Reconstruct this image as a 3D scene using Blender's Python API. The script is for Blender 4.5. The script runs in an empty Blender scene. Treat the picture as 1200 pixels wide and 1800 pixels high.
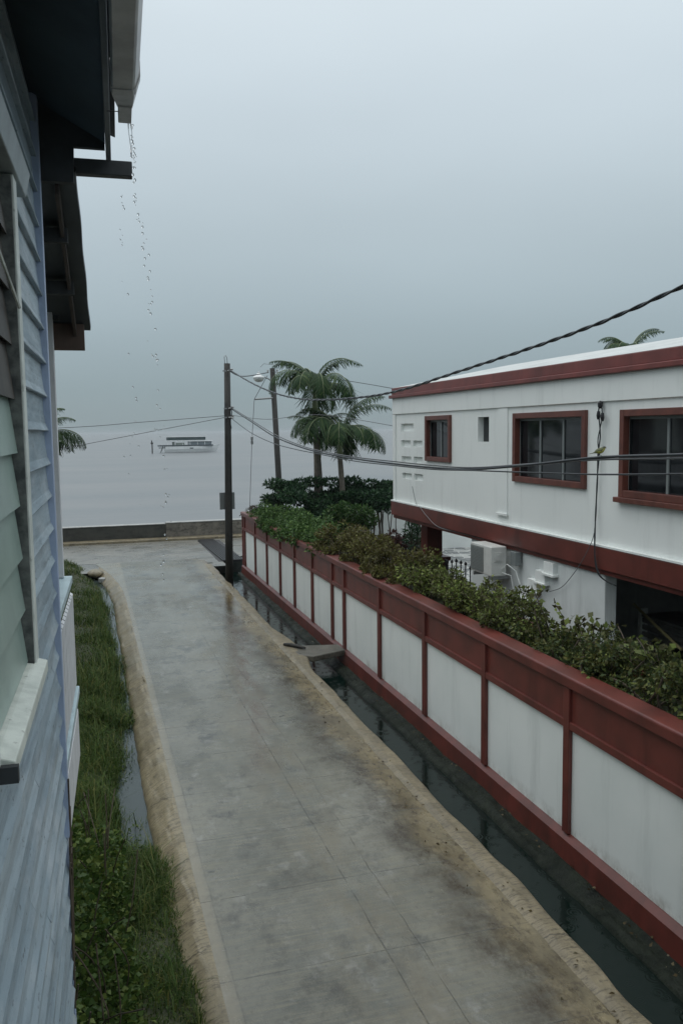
import bpy, math, random
import numpy as np
from mathutils import Vector, Matrix

random.seed(7)
RNG = np.random.default_rng(7)
S = bpy.context.scene
COL = S.collection

# ------------------------------------------------------------------ camera
EYE = np.array([0.0, 0.0, 4.7])
FOC = 1470.0
CR = np.array([0.9570, -0.2898, -0.0122])
_yaw, _pit, _rol = (math.radians(a) for a in (16.84807, 5.57453, -0.7))
CF = np.array([math.sin(_yaw)*math.cos(_pit), math.cos(_yaw)*math.cos(_pit), -math.sin(_pit)])
_r = np.array([math.cos(_yaw), -math.sin(_yaw), 0.0]); _u = np.cross(_r, CF)
CR = _r*math.cos(_rol)+_u*math.sin(_rol); CU = -_r*math.sin(_rol)+_u*math.cos(_rol)
cam = bpy.data.cameras.new('camera')
cam.sensor_fit = 'VERTICAL'; cam.sensor_height = 36.0; cam.lens = 36.0*FOC/1800.0
cam.clip_start = 0.05; cam.clip_end = 30000
camo = bpy.data.objects.new('camera', cam); COL.objects.link(camo)
camo.matrix_world = Matrix(((CR[0], CU[0], -CF[0], EYE[0]), (CR[1], CU[1], -CF[1], EYE[1]), (CR[2], CU[2], -CF[2], EYE[2]), (0, 0, 0, 1)))
S.camera = camo

# ------------------------------------------------------------------ world: overcast rain sky
W = bpy.data.worlds.new('World'); S.world = W; W.use_nodes = True
nt = W.node_tree; nt.nodes.clear()
def wn(t, **k):
    n = nt.nodes.new(t)
    for a, b in k.items(): setattr(n, a, b)
    return n
SUN_EL, SUN_AZ = math.radians(58), math.radians(-70)      # azimuth from +Y towards +X: sun lies left, over the house
sky = wn('ShaderNodeTexSky', sky_type='NISHITA', sun_disc=False); sky.sun_elevation = SUN_EL; sky.sun_rotation = SUN_AZ
tc = wn('ShaderNodeTexCoord'); sep = wn('ShaderNodeSeparateXYZ'); nt.links.new(tc.outputs['Generated'], sep.inputs[0])
ramp = wn('ShaderNodeValToRGB'); nt.links.new(sep.outputs['Z'], ramp.inputs[0])
e = ramp.color_ramp.elements
stops = [(0.0, (.262, .325, .352)), (.05, (.275, .348, .380)), (.12, (.345, .425, .462)), (.22, (.455, .540, .583)), (.36, (.61, .70, .755)), (.52, (.80, .89, .94)), (1.0, (1.85, 1.90, 1.92))]
e[0].position, e[0].color = stops[0][0], (*stops[0][1], 1)
e[1].position, e[1].color = stops[-1][0], (*stops[-1][1], 1)
for p, c in stops[1:-1]:
    q = e.new(p); q.color = (*c, 1)
mp = wn('ShaderNodeMapping'); mp.inputs['Scale'].default_value = (1.0, 1.0, 3.2); nt.links.new(tc.outputs['Generated'], mp.inputs[0])
nz = wn('ShaderNodeTexNoise'); nz.inputs['Scale'].default_value = 1.7; nz.inputs['Detail'].default_value = 3; nz.inputs['Roughness'].default_value = .45
nt.links.new(mp.outputs[0], nz.inputs['Vector'])
mr = wn('ShaderNodeMapRange'); mr.inputs['To Min'].default_value = .86; mr.inputs['To Max'].default_value = 1.14; nt.links.new(nz.outputs['Fac'], mr.inputs['Value'])
mul = wn('ShaderNodeVectorMath', operation='SCALE'); nt.links.new(ramp.outputs[0], mul.inputs[0]); nt.links.new(mr.outputs[0], mul.inputs['Scale'])
b1 = wn('ShaderNodeBackground'); b1.inputs['Strength'].default_value = 0.96; nt.links.new(mul.outputs[0], b1.inputs[0])
b2 = wn('ShaderNodeBackground'); b2.inputs['Strength'].default_value = 0.006; nt.links.new(sky.outputs[0], b2.inputs[0])
ad = wn('ShaderNodeAddShader'); nt.links.new(b1.outputs[0], ad.inputs[0]); nt.links.new(b2.outputs[0], ad.inputs[1])
wo = wn('ShaderNodeOutputWorld'); nt.links.new(ad.outputs[0], wo.inputs[0])
sl = bpy.data.lights.new('sun', 'SUN'); sl.energy = 0.5; sl.angle = math.radians(60); sl.color = (1, .97, .93)
so = bpy.data.objects.new('sun', sl); COL.objects.link(so)
sd = Vector((math.sin(SUN_AZ)*math.cos(SUN_EL), math.cos(SUN_AZ)*math.cos(SUN_EL), math.sin(SUN_EL)))
so.rotation_euler = sd.to_track_quat('Z', 'Y').to_euler(); so.location = (0, 0, 60)
S.view_settings.view_transform = 'Standard'; S.view_settings.look = 'None'; S.view_settings.exposure = 0; S.view_settings.gamma = 1

# ------------------------------------------------------------------ helpers
HD = np.array([0.0369, 0.99932, 0.0]); HN = np.array([0.99932, -0.0369, 0.0])     # the boarded house stands a little askew
def hp(x, y, z): return tuple(HN*x+HD*y+np.array([0, 0, EYE[2]+z]))
def ray(px, py): return (px-600)/FOC*CR-(py-900)/FOC*CU+CF
def on_x(px, py, X):
    d = ray(px, py); return EYE+d*(X/d[0])
def on_y(px, py, Y):
    d = ray(px, py); return EYE+d*(Y/d[1])

class MB:
    def __init__(s, T=None): s.v = []; s.f = []; s.m = []; s.T = T; s.mi = 0
    def add(s, vs, fs):
        n = len(s.v); s.v += [s.T(*p) if s.T else tuple(p) for p in vs]
        for f in fs: s.f.append([i+n for i in f]); s.m.append(s.mi)
    def quad(s, a, b, c, d): s.add([a, b, c, d], [[0, 1, 2, 3]])
    def box(s, x0, x1, y0, y1, z0, z1):
        s.add([(x, y, z) for x in (x0, x1) for y in (y0, y1) for z in (z0, z1)],
              [[0, 1, 3, 2], [4, 6, 7, 5], [0, 4, 5, 1], [2, 3, 7, 6], [0, 2, 6, 4], [1, 5, 7, 3]])
    def prism(s, prof, y0, y1, axis='y'):
        n = len(prof)
        mk = (lambda p, t: (p[0], t, p[1])) if axis == 'y' else ((lambda p, t: (t, p[0], p[1])) if axis == 'x' else (lambda p, t: (p[0], p[1], t)))
        s.add([mk(p, y0) for p in prof]+[mk(p, y1) for p in prof],
              [[i, (i+1) % n, n+(i+1) % n, n+i] for i in range(n)]+[list(range(n))[::-1], list(range(n, 2*n))])
    def tube(s, pts, r, k=8, cap=True):
        pts = [Vector(p) for p in pts]; n = len(pts)
        rs = r if isinstance(r, (list, tuple)) else [r]*n
        vs = []; prev = None
        for i in range(n):
            t = (pts[min(i+1, n-1)]-pts[max(i-1, 0)]).normalized()
            if prev is None: a = Vector((0, 0, 1)) if abs(t.z) < .9 else Vector((1, 0, 0)); u = t.cross(a).normalized()
            else: u = (prev-t*prev.dot(t)).normalized()
            prev = u; w = t.cross(u)
            for j in range(k):
                an = 2*math.pi*j/k; vs.append(tuple(pts[i]+(u*math.cos(an)+w*math.sin(an))*rs[i]))
        fs = [[i*k+j, i*k+(j+1) % k, (i+1)*k+(j+1) % k, (i+1)*k+j] for i in range(n-1) for j in range(k)]
        if cap: fs += [list(range(k))[::-1], [(n-1)*k+j for j in range(k)]]
        s.add(vs, fs)
    def lathe(s, prof, c, k=16, ax=None):
        vs = []; c = Vector(c)
        M = Matrix.Identity(3) if ax is None else Vector(ax).normalized().to_track_quat('Z', 'Y').to_matrix()
        for r, z in prof:
            for j in range(k):
                an = 2*math.pi*j/k; vs.append(tuple(c+M @ Vector((r*math.cos(an), r*math.sin(an), z))))
        n = len(prof)
        s.add(vs, [[i*k+j, i*k+(j+1) % k, (i+1)*k+(j+1) % k, (i+1)*k+j] for i in range(n-1) for j in range(k)]+[list(range(k))[::-1], [(n-1)*k+j for j in range(k)]])
    def build(s, name, mat, parent=None, smooth=False, bevel=0):
        me = bpy.data.meshes.new(name); me.from_pydata(s.v, [], s.f); me.update()
        for m in (mat if isinstance(mat, list) else [mat]): me.materials.append(m)
        if isinstance(mat, list):
            me.polygons.foreach_set('material_index', s.m)
        if smooth: me.polygons.foreach_set('use_smooth', [True]*len(me.polygons))
        o = bpy.data.objects.new(name, me); COL.objects.link(o)
        if parent is not None: o.parent = parent; o.matrix_parent_inverse = Matrix.Translation(-Vector(parent.location))
        if bevel:
            b = o.modifiers.new('bevel', 'BEVEL'); b.width = bevel; b.segments = 2; b.limit_method = 'ANGLE'
        return o

def tag(o, label, cat, group=None):
    o['label'] = label; o['category'] = cat
    if group: o['group'] = group
    return o
def thing(name, label, cat, loc=(0, 0, 0), group=None):
    o = bpy.data.objects.new(name, None); o.location = loc; o.empty_display_size = .2; COL.objects.link(o)
    return tag(o, label, cat, group)
def struct(o, kind='structure'): o['kind'] = kind; return o
def mesh_np(name, V, Fq, mat, parent=None, smooth=False):
    me = bpy.data.meshes.new(name)
    V = np.asarray(V, dtype=np.float32).reshape(-1, 3); Fq = np.asarray(Fq, dtype=np.int32)
    me.vertices.add(len(V)); me.vertices.foreach_set('co', V.ravel())
    k = Fq.shape[1]
    me.loops.add(Fq.size); me.loops.foreach_set('vertex_index', Fq.ravel())
    me.polygons.add(len(Fq)); me.polygons.foreach_set('loop_start', np.arange(0, Fq.size, k, dtype=np.int32))
    me.update(calc_edges=True); me.validate()
    if smooth: me.polygons.foreach_set('use_smooth', [True]*len(me.polygons))
    me.materials.append(mat)
    o = bpy.data.objects.new(name, me); COL.objects.link(o)
    if parent is not None: o.parent = parent; o.matrix_parent_inverse = Matrix.Translation(-Vector(parent.location))
    return o
def grid_mesh(name, xs, ys, fn, mat, parent=None, smooth=True):
    xs = np.asarray(xs, float); ys = np.asarray(ys, float)
    X, Y = np.meshgrid(xs, ys, indexing='ij'); V = np.stack(fn(X, Y), -1).reshape(-1, 3)
    n, m = len(xs), len(ys); i, j = np.meshgrid(np.arange(n-1), np.arange(m-1), indexing='ij')
    a = (i*m+j).ravel(); return mesh_np(name, V, np.stack([a, a+m, a+m+1, a+1], -1), mat, parent, smooth)
def vnoise(X, Y, s, seed=0):
    r = np.random.default_rng(seed); o = 0
    for k in range(6):
        a = r.uniform(0, 6.28); f = s*r.uniform(.6, 1.9); o = o+np.sin((X*math.cos(a)+Y*math.sin(a))*f+r.uniform(0, 6.28))
    return o/6

# ------------------------------------------------------------------ materials
class NM:
    """small node-material builder"""
    def __init__(s, name):
        s.m = bpy.data.materials.new(name); s.m.use_nodes = True; s.t = s.m.node_tree; s.t.nodes.clear()
        s.out = s.t.nodes.new('ShaderNodeOutputMaterial'); s.p = s.t.nodes.new('ShaderNodeBsdfPrincipled')
        s.t.links.new(s.p.outputs[0], s.out.inputs[0]); s.c = s.t.nodes.new('ShaderNodeTexCoord').outputs['Object']
    def n(s, t, **k):
        n = s.t.nodes.new(t)
        for a, b in k.items(): setattr(n, a, b)
        return n
    def l(s, a, b): s.t.links.new(a, b)
    def noise(s, sc, scale=(1, 1, 1), detail=4, rough=.6, src=None):
        v = src or s.c
        if scale != (1, 1, 1):
            mp = s.n('ShaderNodeMapping'); mp.inputs['Scale'].default_value = scale; s.l(v, mp.inputs[0]); v = mp.outputs[0]
        z = s.n('ShaderNodeTexNoise'); z.inputs['Scale'].default_value = sc; z.inputs['Detail'].default_value = detail; z.inputs['Roughness'].default_value = rough
        s.l(v, z.inputs['Vector']); return z.outputs['Fac']
    def rng(s, v, a, b, c=0, d=1):
        r = s.n('ShaderNodeMapRange'); s.l(v, r.inputs[0])
        for i, q in zip((1, 2, 3, 4), (a, b, c, d)): r.inputs[i].default_value = q
        return r.outputs[0]
    def math(s, op, a, b=None, cl=False):
        m = s.n('ShaderNodeMath', operation=op, use_clamp=cl)
        for i, q in enumerate((a, b)):
            if q is None: continue
            if isinstance(q, (int, float)): m.inputs[i].default_value = q
            else: s.l(q, m.inputs[i])
        return m.outputs[0]
    def mix(s, f, a, b):
        m = s.n('ShaderNodeMix', data_type='RGBA')
        for i, q in ((0, f), (6, a), (7, b)):
            if isinstance(q, (int, float)): m.inputs[i].default_value = q
            elif isinstance(q, tuple): m.inputs[i].default_value = (*q, 1)
            else: s.l(q, m.inputs[i])
        return m.outputs[2]
    def xyz(s):
        x = s.n('ShaderNodeSeparateXYZ'); s.l(s.c, x.inputs[0]); return x.outputs
    def fin(s, col, rough=.6, bump=None, bs=.3, bd=.01, spec=.5, **k):
        for key, q in (('Base Color', col), ('Roughness', rough)):
            if isinstance(q, tuple): s.p.inputs[key].default_value = (*q, 1)
            elif isinstance(q, (int, float)): s.p.inputs[key].default_value = q
            else: s.l(q, s.p.inputs[key])
        s.p.inputs['Specular IOR Level'].default_value = spec
        for a, b in k.items(): s.p.inputs[a].default_value = b
        if bump is not None:
            b = s.n('ShaderNodeBump'); b.inputs['Strength'].default_value = bs; b.inputs['Distance'].default_value = bd
            s.l(bump, b.inputs['Height']); s.l(b.outputs[0], s.p.inputs['Normal'])
        return s.m

def painted(name, c, c2=None, amt=.5, sc=2.5, rough=.5, streak=True, dirt=None, base_dirt=None, bs=.15):
    """weathered paint: mottling, rain streaks, optional dirt near the foot (world heights)"""
    q = NM(name); c2 = c2 or tuple(v*.72 for v in c)
    f = q.rng(q.noise(sc, detail=6), .38, .68)
    col = q.mix(q.math('MULTIPLY', f, amt), c, c2)
    if streak:
        st = q.rng(q.noise(3.2, (1, 1, .12), 5, .65), .52, .74); col = q.mix(q.math('MULTIPLY', st, amt*.8), col, tuple(v*.6 for v in c2))
    if dirt:
        sp = q.rng(q.noise(14, detail=5, rough=.7), .62, .7); col = q.mix(q.math('MULTIPLY', sp, .55), col, dirt)
    if base_dirt:
        z0, z1, dc = base_dirt
        g = q.rng(q.xyz()[2], z0, z1, 1, 0); sp = q.rng(q.noise(3.1, (1, 1, .7), 7, .78), .46, .66)
        col = q.mix(q.math('MULTIPLY', g, sp), col, dc)
    return q.fin(col, rough, q.noise(60, detail=3), bs, .004)

def leafmat(name, stops, rough=.38, trans=.25):
    q = NM(name); g = q.n('ShaderNodeNewGeometry'); r = q.n('ShaderNodeValToRGB'); q.l(g.outputs['Random Per Island'], r.inputs[0])
    el = r.color_ramp.elements
    el[0].position, el[0].color = stops[0][0], (*stops[0][1], 1); el[1].position, el[1].color = stops[-1][0], (*stops[-1][1], 1)
    for p, c in stops[1:-1]: k = el.new(p); k.color = (*c, 1)
    cl = q.rng(q.noise(1.6, detail=2), .35, .68); col = q.mix(q.math('MULTIPLY', cl, .45), r.outputs[0], (stops[0][1]))
    q.fin(col, rough+.08, spec=.22)
    tb = q.n('ShaderNodeBsdfTranslucent'); q.l(col, tb.inputs[0]); ms = q.n('ShaderNodeMixShader'); ms.inputs[0].default_value = trans
    q.l(q.p.outputs[0], ms.inputs[1]); q.l(tb.outputs[0], ms.inputs[2]); q.l(ms.outputs[0], q.out.inputs[0]); return q.m

M = {}
M['white'] = painted('white_paint', (.77, .80, .78), (.68, .72, .70), .38, .8, .5)
M['white_panel'] = painted('white_panel_paint', (.76, .80, .78), (.62, .68, .66), .4, 1.0, .42, base_dirt=(-.04, .16, (.26, .25, .21)))
M['red'] = painted('oxide_red_paint', (.138, .033, .025), (.074, .021, .016), .8, 2.2, .42, base_dirt=(-.3, .2, (.05, .02, .015)))
M['red_roof'] = painted('oxide_red_cornice', (.18, .043, .036), (.108, .028, .024), .7, 2.2, .45)
M['brown'] = painted('brown_timber', (.135, .043, .030), (.07, .024, .018), .7, 6, .45)
q = NM('slate_blue_board_paint'); gi = q.n('ShaderNodeNewGeometry').outputs['Random Per Island']
col = q.mix(gi, (.205, .275, .325), (.315, .395, .445))
col = q.mix(q.math('MULTIPLY', q.rng(q.noise(6, (1, .22, 3.2), 7, .72), .46, .66), .75), col, (.135, .175, .205))
col = q.mix(q.math('MULTIPLY', q.rng(q.noise(2.2, (1, .6, 1), 6, .7), .50, .68), .55), col, (.45, .50, .53))
col = q.mix(q.math('MULTIPLY', q.rng(q.noise(34, (1, .3, 1), 5, .75), .60, .68), .8), col, (.045, .05, .05))
M['grey_board'] = q.fin(col, q.rng(q.noise(5, (1, .4, 2)), .35, .65, .28, .6), q.noise(40, (1, .12, 1.6), 6, .7), .35, .004)
M['trim'] = painted('blue_trim_paint', (.36, .44, .60), (.25, .31, .42), .5, 5, .45)
M['off_white'] = painted('off_white_trim_paint', (.62, .66, .62), (.36, .38, .36), .7, 6, .5, dirt=(.06, .06, .05))
M['sill'] = painted('flaking_sill_paint', (.66, .70, .64), (.36, .40, .36), .6, 9, .4, dirt=(.035, .035, .03))
M['dark_wood'] = painted('mouldy_dark_timber', (.035, .04, .045), (.012, .014, .015), .7, 6, .6)
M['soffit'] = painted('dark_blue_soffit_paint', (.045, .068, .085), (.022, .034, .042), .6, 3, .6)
M['green_glass'] = painted('pale_green_louvre', (.29, .385, .345), (.19, .265, .24), .6, 4, .3, streak=False)
M['louvre_dark'] = painted('old_brown_ply', (.055, .048, .04), (.02, .018, .016), .8, 5, .6)
M['gutter'] = painted('stained_gutter_plastic', (.44, .43, .42), (.25, .24, .235), .8, 5, .35)
M['rail_blue'] = painted('pale_blue_rail_paint', (.40, .52, .56), (.28, .37, .40), .5, 5, .35)
M['slat'] = painted('pale_slat_paint', (.62, .64, .66), (.42, .43, .45), .5, 5, .5)
M['brown_wall'] = painted('brown_veranda_wall', (.10, .062, .045), (.05, .032, .024), .7, 4, .6)
M['roof_sheet'] = painted('dark_roof_sheet', (.05, .06, .068), (.022, .026, .03), .6, 4, .5)
M['pole'] = painted('wet_pole_timber', (.022, .021, .018), (.008, .008, .007), .8, 8, .65)
M['metal'] = NM('dull_metal').fin((.28, .29, .29), .4, Metallic=.7)
M['iron'] = NM('black_iron').fin((.02, .02, .022), .4, Metallic=.3)
M['black_cable'] = NM('black_cable').fin((.018, .022, .026), .35)
M['grey_cable'] = NM('grey_wire').fin((.09, .095, .10), .5)
M['acwhite'] = painted('ac_casing', (.62, .63, .60), (.45, .46, .44), .5, 5, .4)
M['dark'] = NM('dark_void').fin((.03, .032, .034), .7)
M['twig'] = NM('twig_bark').fin((.06, .045, .03), .7)
M['trunk'] = painted('palm_trunk', (.16, .14, .11), (.07, .06, .05), .8, 9, .7)
M['shaft'] = painted('palm_crownshaft', (.16, .20, .09), (.09, .10, .05), .6, 5, .4)
q = NM('tinted_glass'); M['glass'] = q.fin(q.mix(q.rng(q.noise(2.5), .4, .65), (.006, .008, .010), (.016, .020, .022)), .05, q.noise(1.8, detail=1), .05, .02, spec=.55)
q = NM('window_mullion'); M['mullion'] = q.fin((.17, .19, .19), .4)
M['leaf_green'] = leafmat('bright_vine_leaf', [(0, (.030, .065, .020)), (.5, (.065, .135, .034)), (1, (.145, .235, .07))])
M['leaf_bronze'] = leafmat('bronze_leaf', [(0, (.050, .045, .018)), (.35, (.095, .075, .028)), (.7, (.125, .130, .038)), (1, (.22, .225, .07))])
M['leaf_mixed'] = leafmat('mixed_leaf', [(0, (.048, .052, .022)), (.35, (.095, .092, .036)), (.7, (.14, .20, .048)), (1, (.28, .33, .09))])
M['leaf_dark'] = leafmat('dark_hedge_leaf', [(0, (.032, .044, .020)), (.4, (.072, .11, .036)), (.7, (.13, .12, .040)), (1, (.22, .27, .08))], .3)
M['leaf_deep'] = leafmat('deep_green_shrub_leaf', [(0, (.014, .036, .019)), (.6, (.030, .074, .034)), (1, (.070, .14, .058))], .35, .2)
M['leaf_lime'] = leafmat('lime_bush_leaf', [(0, (.024, .06, .018)), (.6, (.05, .11, .03)), (1, (.12, .17, .06))])
M['leaf_purple'] = leafmat('dry_purple_leaf', [(0, (.05, .04, .03)), (.5, (.08, .06, .045)), (1, (.12, .11, .06))])
M['leaf_vine'] = leafmat('creeper_leaf', [(0, (.026, .055, .012)), (.6, (.065, .115, .024)), (1, (.16, .20, .045))])
M['palm'] = leafmat('palm_leaflet', [(0, (.012, .032, .011)), (.6, (.026, .064, .020)), (1, (.075, .115, .040))], .50)
M['grass'] = leafmat('wet_grass', [(0, (.026, .052, .012)), (.45, (.055, .105, .020)), (.8, (.10, .14, .032)), (1, (.20, .19, .06))], .5)
M['canvas'] = NM('dark_canopy').fin((.022, .045, .048), .6)
M['boat_white'] = painted('boat_gelcoat', (.72, .74, .74), (.6, .62, .62), .4, .8, .35)
M['boat_dark'] = NM('boat_trim').fin((.05, .065, .075), .5)
q = NM('water_drop'); M['drop'] = q.fin((1, 1, 1), .0, spec=.5, **{'Transmission Weight': 1.0, 'IOR': 1.33})

# soil / grass ground
q = NM('wet_soil'); M['soil'] = q.fin(q.mix(q.rng(q.noise(3, detail=6), .35, .65), (.020, .030, .012), (.05, .055, .025)), .8, q.noise(18, detail=5), .6, .03)
# moss ledge
q = NM('mossy_ledge'); M['moss'] = q.fin(q.mix(q.rng(q.noise(5, detail=7, rough=.7), .35, .65), (.005, .008, .006), (.020, .026, .018)), q.rng(q.noise(4), .3, .7, .35, .75), q.noise(22, detail=6), .8, .03, spec=.15)
# drain and puddle water
def water(name, c, rough, b, sc):
    q = NM(name); h = q.noise(sc, detail=3, rough=.55)
    for k, sc_v in enumerate((2.6, 4.1)):      # rings where rain drops fall
        vo = q.n('ShaderNodeTexVoronoi', feature='F1', voronoi_dimensions='2D'); vo.inputs['Scale'].default_value = sc_v; q.l(q.c, vo.inputs['Vector']); d = vo.outputs['Distance']
        h = q.math('ADD', h, q.math('MULTIPLY', q.math('SINE', q.math('MULTIPLY', d, 62.0)), q.rng(d, .03, .30, .5, 0)))
    return q.fin(c, rough, h, b, .02, spec=.5, IOR=1.33)
M['drain_water'] = water('drain_water', (.003, .010, .008), .08, .10, 7)
M['puddle'] = water('puddle_water', (.04, .055, .055), .12, .08, 6)
q = NM('sea_water')
ripple = q.math('ADD', q.noise(.9, (1, 2.2, 1), 4), q.math('MULTIPLY', q.noise(.16, (1, 2.5, 1), 3), 2.0))
M['sea'] = q.fin(q.mix(q.rng(q.noise(.02, (1, 3, 1), 3), .35, .65), (.175, .178, .18), (.135, .148, .155)), .36, ripple, .35, .08, spec=.42)

# concrete lane: slab joints, stains, painted pole reflection, wet sheen
q = NM('wet_lane_concrete'); X, Y, Z = q.xyz()
wob = q.math('MULTIPLY', q.math('SUBTRACT', q.noise(1.3, detail=2), .5), .10)
fine = q.noise(16, (.8, .6, 1), 8, .80)
grit = q.noise(85, detail=4, rough=.7)
brush = q.noise(7, (.22, 3.4, 1), 7, .75)
big = q.noise(.62, (1.2, .6, 1), 6, .66)
blot = q.noise(1.5, (1, .75, 1), 7, .74)
col = q.mix(q.rng(big, .38, .62), (.146, .145, .116), (.074, .080, .067))
col = q.mix(q.math('MULTIPLY', q.rng(brush, .45, .70), .7), col, (.205, .188, .125))
col = q.mix(q.math('MULTIPLY', q.rng(blot, .52, .66), .95), col, (.036, .037, .030))
col = q.mix(q.math('MULTIPLY', q.rng(q.noise(2.7, (1, .8, 1), 6, .72), .56, .68), .6), col, (.235, .235, .215))
col = q.mix(q.math('MULTIPLY', q.rng(fine, .50, .70), .6), col, (.048, .045, .037))
col = q.mix(q.math('MULTIPLY', q.rng(grit, .56, .70), .45), col, (.27, .26, .23))
spots = q.rng(q.noise(2.3, (1, 1.6, 1), 2, .5), .735, .76); col = q.mix(q.math('MULTIPLY', spots, .75), col, (.022, .025, .024))
mid = q.math('MULTIPLY', q.rng(q.math('ABSOLUTE', q.math('SUBTRACT', X, 2.45)), .1, .8, 1, 0), q.rng(q.noise(2.4, (1.2, .45, 1), 6, .7), .42, .62))
col = q.mix(q.math('MULTIPLY', mid, .5), col, (.125, .105, .062))
Xw = q.math('ADD', X, q.math('MULTIPLY', q.math('SUBTRACT', q.noise(1.0, (.5, 1, 1), 7, .74), .5), 1.25))
och = q.rng(Xw, 3.40, 3.62); col = q.mix(q.math('MULTIPLY', och, .82), col, q.mix(q.rng(blot, .42, .6), (.235, .192, .108), (.135, .113, .064)))
bd = q.math('MULTIPLY', q.rng(q.math('ABSOLUTE', q.math('SUBTRACT', Xw, 3.40)), .06, .48, 1, 0), q.rng(q.noise(2.4, (1, .6, 1), 7, .78), .38, .58))
col = q.mix(q.math('MULTIPLY', bd, .92), col, (.034, .023, .009))
spk = q.math('MULTIPLY', q.rng(q.noise(15, (1, .5, 1), 6, .82), .52, .60), och); col = q.mix(q.math('MULTIPLY', spk, .8), col, (.045, .034, .020))
pole_refl = q.math('MULTIPLY', q.rng(q.math('ABSOLUTE', q.math('SUBTRACT', X, q.rng(Y, 9, 26, 1.95, 4.05))), .05, .34, 1, 0), q.math('MULTIPLY', q.rng(q.noise(1.7, (2, .5, 1), 7, .75), .42, .58), q.rng(Y, 10, 14, 0, 1)))
col = q.mix(q.math('MULTIPLY', pole_refl, .8), col, (.075, .045, .024))  # brown streak from the pole foot: its reflection painted into the colour
Yj = q.math('ADD', Y, q.math('MULTIPLY', wob, .22))
fr = q.math('FRACT', q.math('DIVIDE', q.math('SUBTRACT', Yj, 5.47), 1.29)); dj = q.math('MULTIPLY', q.math('MINIMUM', fr, q.math('SUBTRACT', 1.0, fr)), 1.29)
Xc = q.math('ADD', X, q.math('MULTIPLY', wob, .3))
def line(v, at, w): return q.rng(q.math('ABSOLUTE', q.math('SUBTRACT', v, at)), w*.3, w, 1, 0)
br = q.rng(q.noise(3.4, detail=5, rough=.7), .40, .60, .12, 1)
j = q.math('MULTIPLY', q.math('MAXIMUM', q.rng(dj, .002, .009, 1, 0), q.math('MAXIMUM', line(Xc, 2.42, .010), q.math('MULTIPLY', line(Xc, 1.03, .012), .5))), br)
j2 = q.math('MULTIPLY', line(q.math('ADD', X, q.math('MULTIPLY', wob, .9)), 2.74, .008), q.rng(q.noise(.9, detail=3), .46, .56, 0, .7))
jj = q.math('MAXIMUM', j, j2)
edge = q.rng(X, .97, 1.05, 1, 0); col = q.mix(q.math('MULTIPLY', edge, .5), col, (.24, .215, .155))
col = q.mix(q.math('MULTIPLY', jj, .8), col, (.025, .025, .022))
film = q.noise(.75, (1, .5, 1), 6, .68)
wet = q.math('ADD', q.rng(film, .40, .60, .05, .34), q.rng(fine, .3, .7, -.03, .09))
wet = q.math('ADD', wet, q.rng(Y, 6, 12, .08, 0), True)
M['lane'] = q.fin(col, wet, q.math('SUBTRACT', q.math('ADD', q.math('ADD', fine, q.math('MULTIPLY', grit, .5)), q.math('MULTIPLY', brush, .8)), q.math('MULTIPLY', jj, 2.0)), .26, .006, spec=.6)
def concrete(name, a, b, st, r0, r1, sc=1.5, cr=False):
    q = NM(name); c = q.mix(q.rng(q.noise(sc, detail=6, rough=.65), .36, .64), a, b)
    c = q.mix(q.math('MULTIPLY', q.rng(q.noise(sc*5, (1, 1, .5), 6, .75), .54, .66), .7), c, st); c = q.mix(q.math('MULTIPLY', q.rng(q.noise(sc*4.5, (.3, 3.0, 1), 6, .78), .51, .61), .75), c, st)
    if cr:
        yy = q.math('ADD', q.math('ADD', q.xyz()[1], q.math('MULTIPLY', q.xyz()[0], .25)), q.math('MULTIPLY', q.noise(3, detail=4), .35)); f_ = q.math('FRACT', q.math('DIVIDE', yy, 1.7)); c = q.mix(q.math('MULTIPLY', q.rng(q.math('ABSOLUTE', q.math('SUBTRACT', f_, .5)), .002, .008, 1, 0), .8), c, (.03, .025, .018))
        c = q.mix(q.math('MULTIPLY', q.rng(q.noise(1.3, (1.5, .5, 1), 5, .7), .50, .64), .55), c, (.10, .088, .06))
    return q.fin(c, q.rng(q.noise(sc*.8), .35, .65, r0, r1), q.noise(30, detail=6, rough=.7), .5, .012)
M['kerb'] = concrete('ochre_kerb_concrete', (.265, .228, .145), (.18, .155, .098), (.06, .047, .03), .3, .55, 2.2, True)
M['kerb_old'] = concrete('old_kerb_concrete', (.225, .19, .12), (.145, .122, .078), (.035, .03, .02), .3, .55, 3, True)
M['cross'] = concrete('cross_road_concrete', (.20, .195, .17), (.135, .14, .13), (.075, .072, .065), .15, .42, .8)
M['seawall_dark'] = concrete('dark_seawall', (.035, .038, .034), (.06, .06, .05), (.02, .02, .018), .5, .8, 1.4)
M['seawall'] = concrete('rough_seawall', (.20, .185, .155), (.10, .095, .082), (.035, .03, .025), .5, .8, 1.8)
M['cap'] = concrete('pale_wall_cap', (.38, .39, .38), (.30, .31, .30), (.16, .15, .13), .4, .6, 2)
M['drainbed'] = concrete('drain_concrete', (.06, .062, .05), (.03, .034, .028), (.015, .018, .014), .4, .7, 2)
q = NM('crazy_paving'); vo = q.n('ShaderNodeTexVoronoi', feature='DISTANCE_TO_EDGE'); vo.inputs['Scale'].default_value = 2.6; q.l(q.c, vo.inputs['Vector'])
vc = q.n('ShaderNodeTexVoronoi'); vc.inputs['Scale'].default_value = 2.6; q.l(q.c, vc.inputs['Vector'])
cs = q.n('ShaderNodeSeparateColor'); q.l(vc.outputs['Color'], cs.inputs[0])
M['paving'] = q.fin(q.mix(q.rng(vo.outputs['Distance'], .02, .06, 1, 0), q.mix(q.rng(cs.outputs[0], .35, .65), (.07, .075, .08), (.34, .35, .34)), (.42, .42, .40)), .25)

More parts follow.
